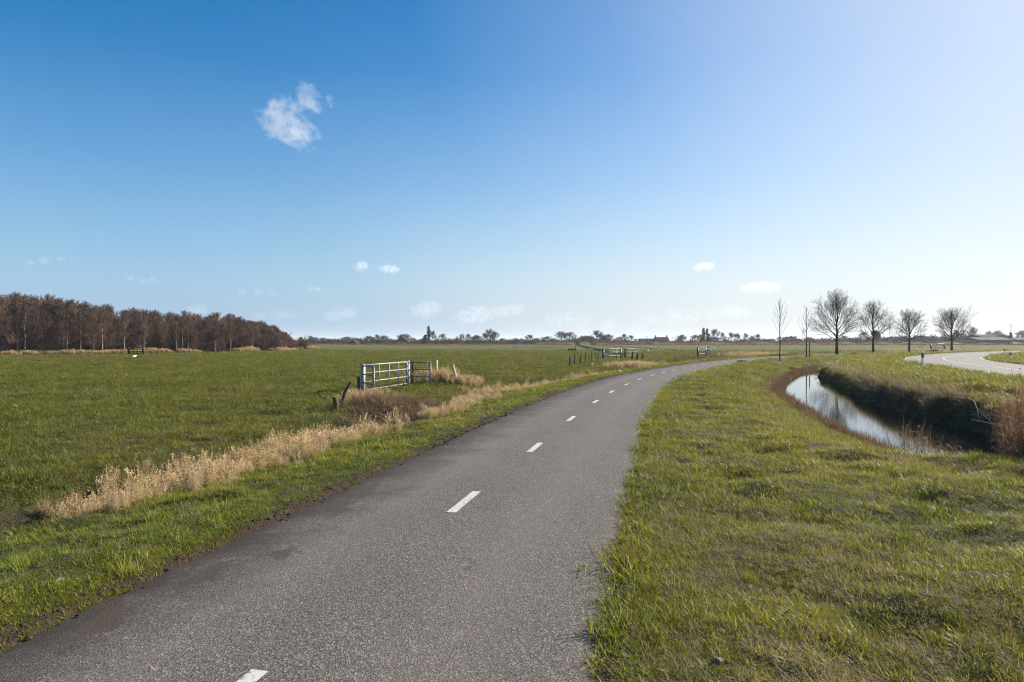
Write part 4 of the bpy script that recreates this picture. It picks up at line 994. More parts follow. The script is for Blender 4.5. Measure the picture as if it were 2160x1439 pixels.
# ------------------------------------------------------------------ bollards
def bollard(x, y, H, label, lean=(0, 0)):
    e = tag(empty("road_bollard", (x, y, gz(x, y))), label, "bollard", "white road bollards at the bend"); e.rotation_euler = (lean[1], lean[0], .5)
    m = MB(); w, d = .065, .05
    poly = lambda s: [(-w * s, -d * s, 0), (w * s, -d * s, 0), (w * s * 1.1, 0, 0), (w * s, d * s, 0), (-w * s, d * s, 0), (-w * s * 1.1, 0, 0)]
    m.prism([(a, b, -.2) for a, b, _ in poly(1)], (0, 0, H + .2)); m.build("shaft", M['bollard'], e, bevel=.01)
    m = MB(); m.prism([(a, b, H * .60) for a, b, _ in poly(1.06)], (0, 0, H * .30)); m.build("reflector_band", M['bollardband'], e)
    m = MB(); m.prism([(a, b, H) for a, b, _ in poly(.96)], (0, 0, .025)); m.build("cap", M['bollard'], e, bevel=.008)
x, y = px(1946.5, 776); bollard(x, y, .98, "upright white bollard with brown band on the near side of the road")
x, y = px(2120.5, 748.2); bollard(x, y, .78, "white bollard leaning left on the inner side of the bend", (-.28, 0))
x, y = px(2131.5, 757.2); bollard(x, y, .66, "short upright white bollard in the grass inside the bend", (.03, 0))

# ------------------------------------------------------------------ birds, branches, small things
def bird(x, y, L, label, mat='feather', up=True, rz=0.0):
    z = gz(x, y); e = tag(empty("bird", (x, y, z + .02), rz), label, "bird", "birds resting in the pasture"); e.scale = (L, L, L)
    m = MB(); m.tube([(-.62, 0, .38), (-.45, 0, .36), (-.15, 0, .33), (.15, 0, .36), (.34, 0, .48), (.42, 0, .64 if up else .50), (.50, 0, .74 if up else .52), (.60, 0, .72 if up else .50)], [.015, .07, .17, .18, .11, .065, .085, .035], 10)
    m.build("body", M[mat], e, True)
    m = MB(); m.tube([(.60, 0, .72 if up else .50), (.72, 0, .69 if up else .47)], [.03, .008], 6); m.build("beak", M['orange'], e)
    for s in (-1, 1):
        m = MB(); m.tube([(.05, s * .06, .22), (.03, s * .06, -.04)], .018, 5); m.build("leg", M['orange'], e)
        m = MB(); m.tube([(.12, s * .14, .38), (-.2, s * .17, .38), (-.58, s * .05, .40)], [.04, .07, .01], 6); m.build("wing", M[mat], e, True)
for xx, yy, L, mt, lab in ((283, 757.5, .62, 'feather', "large white bird lying in the pasture below the dark far gate"), (85, 766.5, .45, 'darkfeather', "black and white bird near the left edge of the pasture"),
                           (1363, 741, .55, 'feather', "white gull in the field right of the blue posted gate"), (1367, 741.2, .5, 'feather', "small gull just right of the white gull in the far field"),
                           (1389, 741, .62, 'feather', "big pale bird in the middle of the far field right of the gate"), (1400, 739.5, .5, 'feather', "pale bird behind the big pale bird in the far field"),
                           (1422, 740.3, .55, 'darkfeather', "dark bird standing alone in the far field"), (1436, 741, .5, 'darkfeather', "dark bird farthest right in the far field"), (1352, 741.5, .5, 'darkfeather', "dark bird nearest the blue posted gate")):
    x, y = px(xx, yy, -.48); bird(x, y, L, lab, mt, L < .6, g.uniform(0, 6))

def twig_obj(name, label, paths, mat, cat="branch"):
    m = MB()
    for pts, r0, r1 in paths: m.tube(pts, list(np.linspace(r0, r1, len(pts))), 6)
    return tag(m.build(name, M[mat], None, True), label, cat)
def P3(x, y, d): return (at(x, d), d, ztop(y, d))
twig_obj("fallen_branch", "bluish white straight branch caught across the brown reeds at the right", [([P3(2050, 885, 12.4), P3(2083, 892, 12.2), P3(2140, 909, 12.0), P3(2200, 925, 11.8)], .008, .006), ([P3(2083, 892, 12.2), P3(2124, 897.5, 12.3)], .006, .004)], 'twigpale')
twig_obj("bramble_stem", "thin arching bramble stem hanging over the dark ditch bank", [([P3(2043, 840, 14.2), P3(2055, 846, 13.6), P3(2061, 862, 13.2), P3(2066, 884, 12.9)], .0045, .003), ([P3(2045, 876, 13.2), P3(2071, 873, 12.9), P3(2095, 893, 12.6)], .004, .003)], 'twigpale')
twig_obj("driftwood", "forked bleached branch stuck upright at the end of the water", [([P3(1950, 977, 12.6), P3(1952, 962, 12.7), P3(1958, 955, 12.7), P3(1974, 968, 12.6), P3(1976, 946, 12.7)], .013, .007), ([P3(1932, 968, 12.4), P3(1951, 961, 12.6)], .008, .006)], 'twigpale')
twig_obj("bare_twig", "thin bare twig rising in front of the road at the right edge", [([P3(2160, 806, 17.5), P3(2150, 794, 17.5), P3(2146, 780, 17.6)], .007, .003), ([P3(2125, 806, 17.8), P3(2116, 790, 17.8)], .005, .003)], 'bark')
x, y = px(1515, 1408)
import bmesh
def stone(x, y, r, label, mat='stone', fl=.6, seed=1):
    gg = np.random.default_rng(seed); me = bpy.data.meshes.new("stone"); bm = bmesh.new(); bmesh.ops.create_icosphere(bm, subdivisions=3, radius=r)
    for v_ in bm.verts: v_.co = Vector((v_.co.x * (1 + .3 * math.sin(v_.co.y / r * 3)), v_.co.y * .8, v_.co.z * fl)) * (1 + gg.normal(0, .06))
    bm.to_mesh(me); bm.free(); me.materials.append(M[mat]); o = link("stone", me, None, (x, y, gz(x, y) + r * .4)); tag(o, label, "stone"); return o
stone(x, y, .030, "small pale brown stone in the grass at the bottom edge right of the path")
x, y = px(1307, 785); stone(x, y, .07, "tiny white lump lying in the left verge near the bend of the path", 'bollard', .7, 4)
x, y = px(122, 1238); stone(x, y, .035, "grey pebble half sunk in the left verge", 'stone', .6, 6)
mh = []
for i, (mx, my, r) in enumerate(((1626, 757, .22), (1672, 764, .26), (1681, 765, .2), (1566, 763.5, .3), (1970, 741.5, .42), (1803, 748, .3))):
    x, y = px(mx, my); me = bpy.data.meshes.new("molehill"); bm = bmesh.new(); bmesh.ops.create_icosphere(bm, subdivisions=3, radius=r)
    for v_ in bm.verts: v_.co = Vector((v_.co.x * 1.6, v_.co.y * 1.3, v_.co.z * .6)) * (1 + g.normal(0, .07))
    bm.to_mesh(me); bm.free(); me.materials.append(M['soil']); o = link("molehill", me, None, (x, y, gz(x, y)))
    tag(o, "small mound of dark dug soil in the turf beside the path", "soil mound", "mounds of dug soil beside the path")
# ------------------------------------------------------------------ far buildings
def gable(m, x0, x1, y0, y1, z0, z1, axis='x', over=.0):
    """gabled roof solid; the ridge runs along the axis"""
    if axis == 'x':
        ym = (y0 + y1) / 2; m.prism([(x0 - over, y0 - over, z0), (x0 - over, ym, z1), (x0 - over, y1 + over, z0)], (x1 - x0 + 2 * over, 0, 0))
    else:
        xm = (x0 + x1) / 2; m.prism([(x0 - over, y0 - over, z0), (x1 + over, y0 - over, z0), (xm, y0 - over, z1)], (0, y1 - y0 + 2 * over, 0))
def house(name, label, xa, xb, d, y_eave, y_ridge, depth, wall, roof, axis='x', windows=(), chimneys=(), door=None, cat="house", zb=-.5, over=.25):
    x0, x1 = at(xa, d), at(xb, d); ze = ztop(y_eave, d) - zb; zr = ztop(y_ridge, d) - zb; w = x1 - x0
    e = tag(empty(name, (x0, d, zb)), label, cat)
    m = MB(); m.box((w / 2, depth / 2, ze / 2 - .2), (w, depth, ze + .4))
    if axis == 'y': gable(m, 0, w, 0, depth, ze, zr - .12, 'y')
    m.build("wall", M[wall], e)
    m = MB(); 
    if axis == 'x': gable(m, 0, w, 0, depth, ze + .003, zr, 'x', over)
    else:
        t = .22
        for s in (0, 1):
            xe = -over if s == 0 else w + over; k = (zr - ze) / (w / 2)
            a = (xe, -over, ze - over * k); b_ = (w / 2, -over, zr)
            m.prism([a, b_, (b_[0], b_[1], b_[2] + t), (a[0], a[1], a[2] + t)], (0, depth + 2 * over, 0))
    rf = m.build("roof", M[roof], e)
    for c in chimneys: m = MB(); m.box((c * w, depth / 2, zr + .3), (.7, .7, 1.6)); m.build("chimney", M[wall], rf)
    for (fx, fz, ww, hh) in windows:
        m = MB(); m.box((fx * w, -.03, fz * ze), (ww, .08, hh)); f = m.build("window", M['white'] if wall != 'white' else M['greywall'], e)
        m = MB(); m.box((fx * w, -.075, fz * ze), (ww * .8, .03, hh * .82)); m.build("pane", M['glass'], f)
    if door: m = MB(); m.box((door[0] * w, -.03, door[2] / 2), (door[1], .08, door[2])); m.build("door", M['rooftile'], e)
    return e
house("farmhouse", "dark roofed gabled barn house in front of the grey trees right of the wood", 736, 752, 330, 726, 718, 9, 'rooftile', 'rooftile', 'y', [(.5, .4, 1.2, 1.1)], cat="house")
house("shed", "small white shed wall beside the dark gabled barn house", 749, 757, 328, 727.5, 726, 4, 'white', 'rooftile', 'x', cat="shed", zb=-.5, over=.1)
house("farmhouse", "farmhouse with a big steep thatched roof below a round tree", 832, 862, 400, 722.5, 710.5, 14, 'brick', 'thatch', 'y', [(.3, .5, 1.2, 1.0), (.7, .5, 1.2, 1.0)])
house("farmhouse", "low house with a reddish gabled roof at the foot of the tall tree group", 1040, 1060, 420, 725.5, 719, 9, 'brick', 'redtile', 'y', [(.5, .5, 1.2, 1.0)])
house("white_house", "white gabled house with a dark roof in the middle of the far tree line", 1093, 1107, 430, 720.5, 713.5, 9, 'white', 'rooftile', 'y', [(.35, .45, 1.0, 1.2), (.65, .45, 1.0, 1.2), (.5, 1.05, .9, 1.0)])
house("barn", "dark barn joined to the left side of the white gabled house", 1084, 1094, 436, 722, 714.5, 8, 'rooftile', 'rooftile', 'x', cat="barn")
house("barn", "dark roofed barn between two round trees in the far tree line", 1215, 1236, 430, 721, 714, 10, 'brick', 'rooftile', 'x', cat="barn")
house("brick_house", "brown brick house with two chimneys standing free beside the blue building", 1384, 1412, 420, 719, 711.2, 9, 'brick', 'rooftile', 'x', [(.2, .55, 1.1, 1.1), (.5, .55, 1.1, 1.1), (.8, .55, 1.1, 1.1)], (.08, .92))
# flat blue building
d = 430; x0, x1 = at(1351, d), at(1380, d); zt = ztop(715, d) + .5; w = x1 - x0
e = tag(empty("blue_building", (x0, d, -.5)), "flat roofed blue building left of the brown brick house", "building")
m = MB(); m.box((w / 2, 4, zt / 2 - .1), (w, 8, zt + .2)); m.build("wall", M['bluewall'], e)
m = MB(); m.box((w / 2, 4, zt + .12), (w + .3, 8.3, .24)); m.build("roof", M['white'], e)
m = MB(); m.box((w * .53, 3, zt + .9), (.5, .5, 1.6)); m.build("chimney", M['white'], e)
for fx in (.35, .5, .65, .8): m = MB(); m.box((fx * w, -.04, zt * .6), (.8, .09, 1.0)); m.build("window", M['glass'], e)
house("barn", "dark steep roofed barn under the bushy tree right of the twin poplars", 1499, 1517, 420, 720.5, 712, 10, 'rooftile', 'rooftile', 'x', cat="barn")
house("barn", "low dark barn roof behind the brown dike, left of the first young tree", 1589, 1612, 470, 720.5, 714.8, 12, 'rooftile', 'rooftile', 'y', cat="barn")
house("barn", "grey blue roofed barn just left of the first young tree", 1615, 1634, 470, 720.5, 716, 12, 'greywall', 'greyroof', 'y', cat="barn")
house("shed", "small dark shed with a low roof behind the brown dike", 1566, 1580, 460, 720.5, 717, 8, 'rooftile', 'rooftile', 'y', cat="shed")
house("warehouse", "long deep blue warehouse seen between the windmill and the third roadside tree", 1885, 1911, 480, 715.5, 711, 14, 'bluedeep', 'thatch', 'x', cat="warehouse")
house("farmhouse", "house with an orange red roof right of the third roadside tree", 1931, 1943, 480, 717, 711.5, 9, 'white', 'redtile', 'x')
house("shed", "long grey sheet roofed shed with open dark front at the far right", 2066, 2136, 330, 717, 711.5, 14, 'greywall', 'greyroof', 'x', [], cat="shed", zb=-.4)
house("shed", "long dark roofed barn behind the grey shed at the far right", 2070, 2106, 380, 711, 705.5, 14, 'greywall', 'rooftile', 'x', [], cat="shed", zb=-.4)
house("shed", "grey lean-to shed cut by the right edge of the view", 2146, 2200, 340, 717, 713.5, 10, 'greywall', 'greyroof', 'x', [], cat="shed", zb=-.4)
for i, (xx, yy, ln) in enumerate(((1866, 722, 4.2), (1878, 721, 4.4))):
    d = 420; e = tag(empty("parked_van", (at(xx, d), d, -.45), .1), ("small dark blue van parked right of the windmill", "white roofed van parked nearest the long blue warehouse")[i], "van")
    m = MB(); m.prism([(-ln / 2, -.9, .35), (ln / 2, -.9, .35), (ln / 2, -.9, 1.0), (ln / 2 - .7, -.9, 1.15), (ln / 2 - 1.3, -.9, 1.9), (-ln / 2, -.9, 1.95)], (0, 1.8, 0)); m.build("body", M[('bluedeep', 'white')[i]], e, bevel=.06)
    m = MB(); m.box((ln / 2 - 1.35, -.91, 1.45), (.9, .04, .5)); m.build("window", M['glass'], e)
    for q in (-1.3, 1.2):
        for s in (-.85, .85): m = MB(); m.tube([(q, s - .1, .34), (q, s + .1, .34)], .34, 14); m.build("wheel", M['rooftile'], e)

# windmill: eight sided body, dark cap, four sails seen nearly edge on
d = 400; ux = lambda q: at(q, d) - at(1849, d)
e = tag(empty("windmill", (at(1849, d), d, -.45)), "small windmill with a dark cap and leaning sails behind the second roadside tree", "windmill")
zb0 = ztop(709, d) + .45; m = MB(); m.tube([(0, 0, -.2), (0, 0, zb0)], [2.9, 2.2], 8); m.build("body", M['thatch'], e)
zc = ztop(697.5, d) + .45; m = MB(); m.tube([(-2.3, 0, zb0), (-2.2, 0, zb0 + .9), (-1.2, 0, zc - .8), (0, 0, zc - .3)], [.2, 1.5, 1.3, .4], 8); m.tube([(0, 0, zb0), (0, 0, zb0 + 1.4), (.3, 0, zc - .6), (.4, 0, zc)], [2.35, 2.1, 1.2, .15], 10); m.build("cap", M['rooftile'], e)
hub = Vector((ux(1855), 0, ztop(701, d) + .45)); m = MB(); m.tube([(0, 0, hub.z - .3), tuple(hub + Vector((.3, 0, .05)))], .22, 8); m.build("shaft", M['oldwood'], e)
ax = Vector((1, -.12, .26)).normalized(); s1 = Vector((-.26, 0, 1)).normalized(); s2 = ax.cross(s1).normalized()
for k, dv in enumerate((s1, -s1, s2, -s2)):
    m = MB(); L = 5.6; m.tube([tuple(hub), tuple(hub + dv * L)], [.16, .09], 6); sd_ = ax.cross(dv).normalized()
    for q in np.linspace(.8, L, 14): m.tube([tuple(hub + dv * q - sd_ * .1), tuple(hub + dv * q + sd_ * .85)], .045, 4)
    for q in (.42, .85): m.tube([tuple(hub + dv * .8 + sd_ * q), tuple(hub + dv * L + sd_ * q)], .04, 4)
    m.build("sail", M['gatedark'], e)
def mast(name, label, x, d, ytop, r, lat=False, cat="mast"):
    H = ztop(ytop, d) + .5; e = tag(empty(name, (at(x, d), d, -.5)), label, cat)
    m = MB(); w0 = r
    if lat:
        c = [(-1, -1), (1, -1), (1, 1), (-1, 1)]
        for a, b in c: m.tube([(a * w0, b * w0, 0), (a * w0 * .25, b * w0 * .25, H * .97)], .10, 4)
        n = 8
        for i in range(n):
            z0, z1 = H * .97 * i / n, H * .97 * (i + 1) / n; k0 = w0 * (1 - .75 * i / n); k1 = w0 * (1 - .75 * (i + 1) / n)
            for j in range(4):
                a, b = c[j], c[(j + 1) % 4]; m.tube([(a[0] * k0, a[1] * k0, z0), (b[0] * k1, b[1] * k1, z1)], .07, 4)
        m.build("lattice", M['gatedark'], e); m = MB()
        for zz in (.70, .84): m.tube([(-w0 * 1.9, 0, H * zz), (w0 * 1.9, 0, H * zz)], .13, 4)
        m.build("crossarm", M['gatedark'], e)
    else:
        m.tube([(0, 0, -.2), (0, 0, H)], [r, r * .6], 8); m.build("pole", M['gatedark'], e, True)
        m = MB(); m.box((0, 0, H - .4), (r * 5, r * 2, .5)); m.build("head", M['gatedark'], e)
    return e
mast("power_pylon", "lattice power pylon seen beside the second young tree", 1695, 700, 692, 1.6, True, "pylon")
mast("pole", "tall thin pole right of the windmill", 1876, 480, 690, .16)
mast("antenna_mast", "left one of the two thin antenna masts over the sheds", 2131, 520, 684, .18); mast("antenna_mast", "right one of the two thin antenna masts over the sheds", 2134.5, 520, 687, .16)
for i, (xx, yt, l) in enumerate(((1418.5, 711, "thin lamp pole just right of the brown brick house"), (1088, 712, "thin pole beside the dark barn of the white house"), (801.5, 719, "thin pole in front of the grey trees left of the thatched farmhouse"))): mast("lamp_pole", l, xx, 410, yt, .10)

# ------------------------------------------------------------------ far trees
TWIG_MIN = .021
FV = {'round': [street_tree(700 + i, 10, (9, 8, 9.6)[i], .22, (.16, .22, .18)[i], (17, 14, 19)[i], M['woodbark'], M['fartwig']) for i in range(3)], 'upright': [street_tree(710 + i, 10, (6.2, 5.4)[i], .20, .16, 15, M['woodbark'], M['fartwig']) for i in range(2)],
      'poplar': [bare_tree(720 + i, 10, 2.0, 'poplar', .06, M['woodbark'], M['fartwig']) for i in range(2)], 'bush': [bare_tree(730 + i, 10, 12, 'bush', .12, M['woodbark'], M['fartwig']) for i in range(2)],
      'rust': [bare_tree(735 + i, 10, 12, 'bush', .14, M['rust'], M['rust']) for i in range(2)], 'willow': [bare_tree(740, 10, 11, 'bush', .13, M['willow'], M['willow'])], 'conifer': [bare_tree(745, 10, 6.5, 'conifer', .16, M['woodbark'], M['evergreen'])]}
TWIG_MIN = .0046
GEN = "bare grey brown tree standing in the far tree line along the horizon"; GGR = "bare trees of the far tree line"
SHR = "leafless grey bush in the far tree line along the horizon"; SGR = "bushes of the far tree line"
FT = [(634, 711, 18, 'conifer', 175, "dark evergreen at the right end of the bare wood"), (655.5, 708, 9, 'upright', 420, 0), (671, 715, 16, 'bush', 420, 0), (681, 718, 14, 'conifer', 400, "small dark evergreen between the wood and the dark barn house"), (696, 715, 16, 'round', 430, 0), (712, 714, 22, 'bush', 430, 0), (730, 713, 30, 'bush', 440, 0), (750, 716, 18, 'bush', 440, 0),
      (769, 721.5, 32, 'rust', 340, "wide rust brown bush right of the dark gabled barn house"), (779, 708.5, 20, 'round', 420, 0), (795, 706, 12, 'upright', 420, 0), (797, 717, 14, 'conifer', 400, "dark bush shaped evergreen left of the thatched farmhouse"), (810, 707.5, 18, 'round', 420, 0), (815, 720, 22, 'rust', 380, "low rust brown bush left of the thatched farmhouse"), (847, 721, 30, 'rust', 390, "rust brown hedge bush in front of the thatched farmhouse"),
      (852, 704.5, 24, 'round', 425, "round tree rising behind the steep thatched roof"), (866, 720.5, 8, 'conifer', 400, "round dark evergreen right of the thatched farmhouse"), (881, 717, 12, 'rust', 400, "brown bush between the thatched farmhouse and the single poplar"), (897, 706, 18, 'conifer', 410, "dark evergreen left of the single poplar"), (904, 687.5, 8, 'poplar', 415, "tall single poplar above the left part of the far tree line"), (913, 698, 12, 'upright', 415, "upright tree close to the right of the single poplar"),
      (922, 711, 14, 'bush', 420, 0), (934, 704, 15, 'round', 425, 0), (947, 713, 16, 'bush', 420, 0), (960, 710, 30, 'rust', 400, "broad rust brown bush right of the single poplar"), (974, 704, 9, 'upright', 425, 0), (988, 704.5, 12, 'upright', 425, 0), (1006, 706.5, 18, 'round', 425, 0), (1022, 703, 17, 'round', 425, 0), (1033, 694, 17, 'upright', 425, "tallest tree of the group left of the white house"), (1044, 700, 15, 'round', 425, 0),
      (1059, 713, 8, 'upright', 425, 0), (1068, 714.5, 18, 'willow', 410, "yellowish willow bush left of the white house"), (1088, 712, 6, 'conifer', 440, "small dark evergreen touching the dark barn of the white house"), (1118, 706, 19, 'round', 430, "round grey tree right of the white house"), (1132, 713, 10, 'upright', 430, 0), (1144, 715, 20, 'bush', 430, 0), (1154, 709.5, 24, 'round', 430, 0), (1168, 711, 18, 'bush', 425, 0), (1184, 699, 20, 'round', 425, 0), (1201, 700.5, 26, 'round', 425, 0), (1212, 710, 14, 'bush', 420, 0),
      (1239, 708, 20, 'round', 430, 0), (1258, 697, 23, 'round', 425, "tall round tree right of the dark roofed barn in the far tree line"), (1268, 704, 16, 'round', 425, 0), (1283, 705, 20, 'round', 425, 0), (1296, 711, 12, 'bush', 420, 0), (1306, 710, 12, 'upright', 430, 0), (1317, 704.5, 12, 'upright', 425, 0), (1331, 707, 15, 'round', 425, "round tree left of the flat blue building"), (1341, 715, 8, 'upright', 440, 0),
      (1438, 706, 17, 'round', 430, "single round tree right of the brown brick house"), (1466, 706, 17, 'round', 425, 0), (1478, 705.5, 16, 'round', 425, 0), (1484, 691.5, 7, 'poplar', 425, "left one of the twin poplars"), (1492, 693, 7, 'poplar', 425, "right one of the twin poplars"), (1483, 708, 16, 'conifer', 415, "dark evergreen below the twin poplars"), (1494, 709, 12, 'conifer', 415, "dark evergreen right below the twin poplars"), (1507, 694, 19, 'round', 428, "bushy tree above the dark steep roofed barn"),
      (1524, 701, 8, 'upright', 430, 0), (1531, 709, 12, 'bush', 430, 0), (1542, 701.5, 16, 'round', 430, 0), (1555, 703, 13, 'round', 430, 0), (1573, 703, 10, 'upright', 430, 0), (1586, 708, 10, 'round', 440, 0), (1598, 704.5, 12, 'upright', 480, 0), (1610, 711, 10, 'bush', 480, 0), (1645, 710, 13, 'round', 480, 0), (1658, 710, 13, 'round', 480, 0), (1668, 708.5, 14, 'round', 480, 0), (1677, 709, 12, 'round', 480, 0), (1686, 714.5, 16, 'conifer', 470, "dark evergreen clump left of the power pylon"),
      (1706, 714, 26, 'bush', 480, 0), (1726, 714, 26, 'bush', 480, 0), (1746, 712.5, 22, 'bush', 480, 0), (1762, 712, 22, 'bush', 480, 0), (1780, 708, 14, 'round', 480, 0), (1792, 712, 24, 'bush', 480, 0), (1810, 711, 22, 'bush', 480, 0), (1822, 700, 15, 'upright', 470, 0), (1832, 708, 16, 'bush', 470, 0), (1864, 709, 14, 'bush', 470, 0), (1880, 709.5, 24, 'rust', 500, "brown bush row above the long blue warehouse"), (1904, 707, 22, 'bush', 500, 0), (1930, 707, 14, 'conifer', 500, "dark evergreen left of the orange red roof"), (1922, 711, 14, 'bush', 500, 0), (1950, 713, 16, 'bush', 500, 0),
      (1966, 704, 20, 'bush', 470, 0), (1982, 706, 20, 'bush', 470, 0), (1996, 703, 20, 'bush', 470, 0), (2018, 696, 24, 'conifer', 450, "tall dark evergreen clump behind the wide crowned roadside tree"), (2031, 697, 24, 'bush', 450, 0), (2042, 703, 20, 'bush', 450, 0), (2053, 690, 14, 'round', 450, 0), (2064, 702, 18, 'bush', 450, 0), (2086, 698, 13, 'round', 520, 0), (2104, 697, 16, 'round', 520, 0), (2132, 701, 13, 'conifer', 420, "dark evergreen between the sheds and the antenna masts"), (2152, 704, 18, 'bush', 470, 0), (2154, 697, 18, 'round', 520, 0), (2175, 700, 30, 'bush', 470, 0)]
gx = np.random.default_rng(5)
for k_ in range(70):                                      # the less distinct trees that close the line
    xx = gx.uniform(655, 2190)
    if 1340 < xx < 1425 or 1735 < xx < 1760: continue
    FT.append((xx, np.interp(xx, [650, 700, 1000, 1330, 1440, 1700, 1900, 2190], [714, 713, 710, 711, 711, 712, 709, 706]) + gx.uniform(-3, 5), gx.uniform(13, 22), gx.choice(['round', 'upright', 'bush'], p=[.3, .2, .5]), gx.uniform(435, 500), 0))
for i, (xx, yt, wpx, kd, d, lab) in enumerate(FT):
    h = ztop(yt, d) + .5; w = wpx * d / F
    V_ = FV[kd]; cz_ = np.empty(len(V_[i % len(V_)][1].vertices) * 3); V_[i % len(V_)][1].vertices.foreach_get('co', cz_); cz_ = cz_.reshape(-1, 3)
    zs = h / np.percentile(cz_[:, 2], 99.5); ws = w * (1.10 if kd in ('round', 'upright') else 1.25 if kd == 'bush' else 1.05) / np.mean(np.percentile(cz_[:, :2], 98, axis=0) - np.percentile(cz_[:, :2], 2, axis=0))
    nm = {'bush': "far_shrub", 'rust': "far_shrub", 'willow': "far_shrub", 'conifer': "far_evergreen", 'poplar': "far_poplar"}.get(kd, "far_tree")
    shrub = nm == "far_shrub"
    plant(V_[i % len(V_)], nm, at(xx, d), d, -.5, (ws, ws, zs), i * 1.7, lab or (SHR if shrub else GEN), "shrub" if shrub else "tree", None if lab else (SGR if shrub else GGR), ("stems" if kd in ('bush', 'rust', 'willow') else "trunk", "crown"))

# scrub that reads as one mass below and behind the far trees
def bands():
    bk = FV['bush'] + FV['rust']; var = []
    for i, (a, b) in enumerate(FV['bush'] + FV['rust']): var.append(bpy.data.objects.new("s", b))
    xs = rng.uniform(560, 2300, 1300); d = rng.uniform(405, 500, 1300)
    hh = np.interp(xs, [560, 640, 720, 900, 1060, 1180, 1320, 1345, 1440, 1520, 1700, 1860, 2000, 2300], [2.6, 2.6, 2.8, 2.6, 2.6, 2.8, 2.4, 1.2, 1.2, 2.0, 3.0, 3.8, 4.2, 4.0]) * rng.uniform(.6, 1.5, 1300)
    scatter("far_scrub", "low leafless scrub closing the horizon behind the fields", np.c_[(xs - CX) / F * d, d, np.full(1300, -.5)], rng.uniform(0, 6.28, 1300), np.c_[rng.uniform(.3, .65, 1300), rng.uniform(.3, .65, 1300), hh / 10], var, None, rng.choice(len(var), 1300, p=[.45, .45, .05, .05]))
    # rough brown growth on the dike and along the far edges of the fields
    n = 2600; xs = rng.uniform(640, 2200, n); d = rng.uniform(300, 335, n); X = (xs - CX) / F * d
    keep = (xs > 1240) | (d > 322); X, d = X[keep], d[keep]; n = len(X)
    k = [tuft("t", M['sedge'], 26, .55, .4, .9, .09, .4, .4, 2, None, 800 + i) for i in range(3)]
    scatter("dike_growth", "rough brown growth on the low dike beyond the fields", np.c_[X, d, ground(X, d)], rng.uniform(0, 6.28, n), rng.uniform(.7, 1.5, n), k)
    n = 900; X = rng.uniform(-60, 30, n); d = rng.uniform(296, 330, n) + .1 * X
    k = [tuft("t", M['sedge'], 26, .5, .4, .9, .08, .35, .4, 2, None, 810 + i) for i in range(2)]
    scatter("far_reeds", "brown reeds along the far end of the pasture", np.c_[X, d, ground(X, d)], rng.uniform(0, 6.28, n), rng.uniform(.5, 1.3, n), k)
bands()

# ------------------------------------------------------------------ clouds (real vapour: scattering volumes kilometres away)
def m_cloud(dens, size, blobs, seed, rag):
    """density: a soft sum of puffs, torn by fractal noise"""
    m = N("cloud_vapour"); tc = m.n("TexCoord").outputs["Object"]
    mp = m.n("VectorMath", operation='ADD'); m.l(tc, mp.inputs[0]); mp.inputs[1].default_value = (seed * size * 3.1, 0, seed * size)
    wrp = m.n("TexNoise"); wrp.inputs["Scale"].default_value = 1.1 / size; wrp.inputs["Detail"].default_value = 2; m.l(mp.outputs[0], wrp.inputs["Vector"])
    w1 = m.n("VectorMath", operation='SUBTRACT'); m.l(wrp.outputs["Color"], w1.inputs[0]); w1.inputs[1].default_value = (.5, .5, .5)
    w2 = m.n("VectorMath", operation='SCALE'); m.l(w1.outputs[0], w2.inputs[0]); w2.inputs["Scale"].default_value = size * 1.1
    w3 = m.n("VectorMath", operation='ADD'); m.l(tc, w3.inputs[0]); m.l(w2.outputs[0], w3.inputs[1])
    tot = None
    for (c, r) in blobs:
        a = m.n("VectorMath", operation='SUBTRACT'); m.l(w3.outputs[0], a.inputs[0]); a.inputs[1].default_value = c
        b = m.n("VectorMath", operation='DIVIDE'); m.l(a.outputs[0], b.inputs[0]); b.inputs[1].default_value = r
        l2 = m.n("VectorMath", operation='DOT_PRODUCT'); m.l(b.outputs[0], l2.inputs[0]); m.l(b.outputs[0], l2.inputs[1])
        f = m.math('SUBTRACT', 1.0, l2.outputs["Value"], clamp=True)
        tot = f if tot is None else m.math('MAXIMUM', tot, f) if False else m.math('ADD', tot, f)
    n1 = m.noise(1.7 / size, 7, mp.outputs[0], .64)
    f = m.math('ADD', m.math('MINIMUM', tot, 1.0), m.math('MULTIPLY', m.math('SUBTRACT', n1, .56), rag))
    f = m.ramp(f, [(.18, 0.0), (1.0, 1.0)])
    f = m.math('MULTIPLY', f, m.math('GREATER_THAN', tot, .002))
    v = m.n("VolumePrincipled"); v.inputs["Color"].default_value = (.985, .985, .99, 1); v.inputs["Anisotropy"].default_value = .15
    m.l(m.math('MULTIPLY', f, dens / size), v.inputs["Density"]); m.l(v.outputs[0], m.out.inputs["Volume"]); return m.m
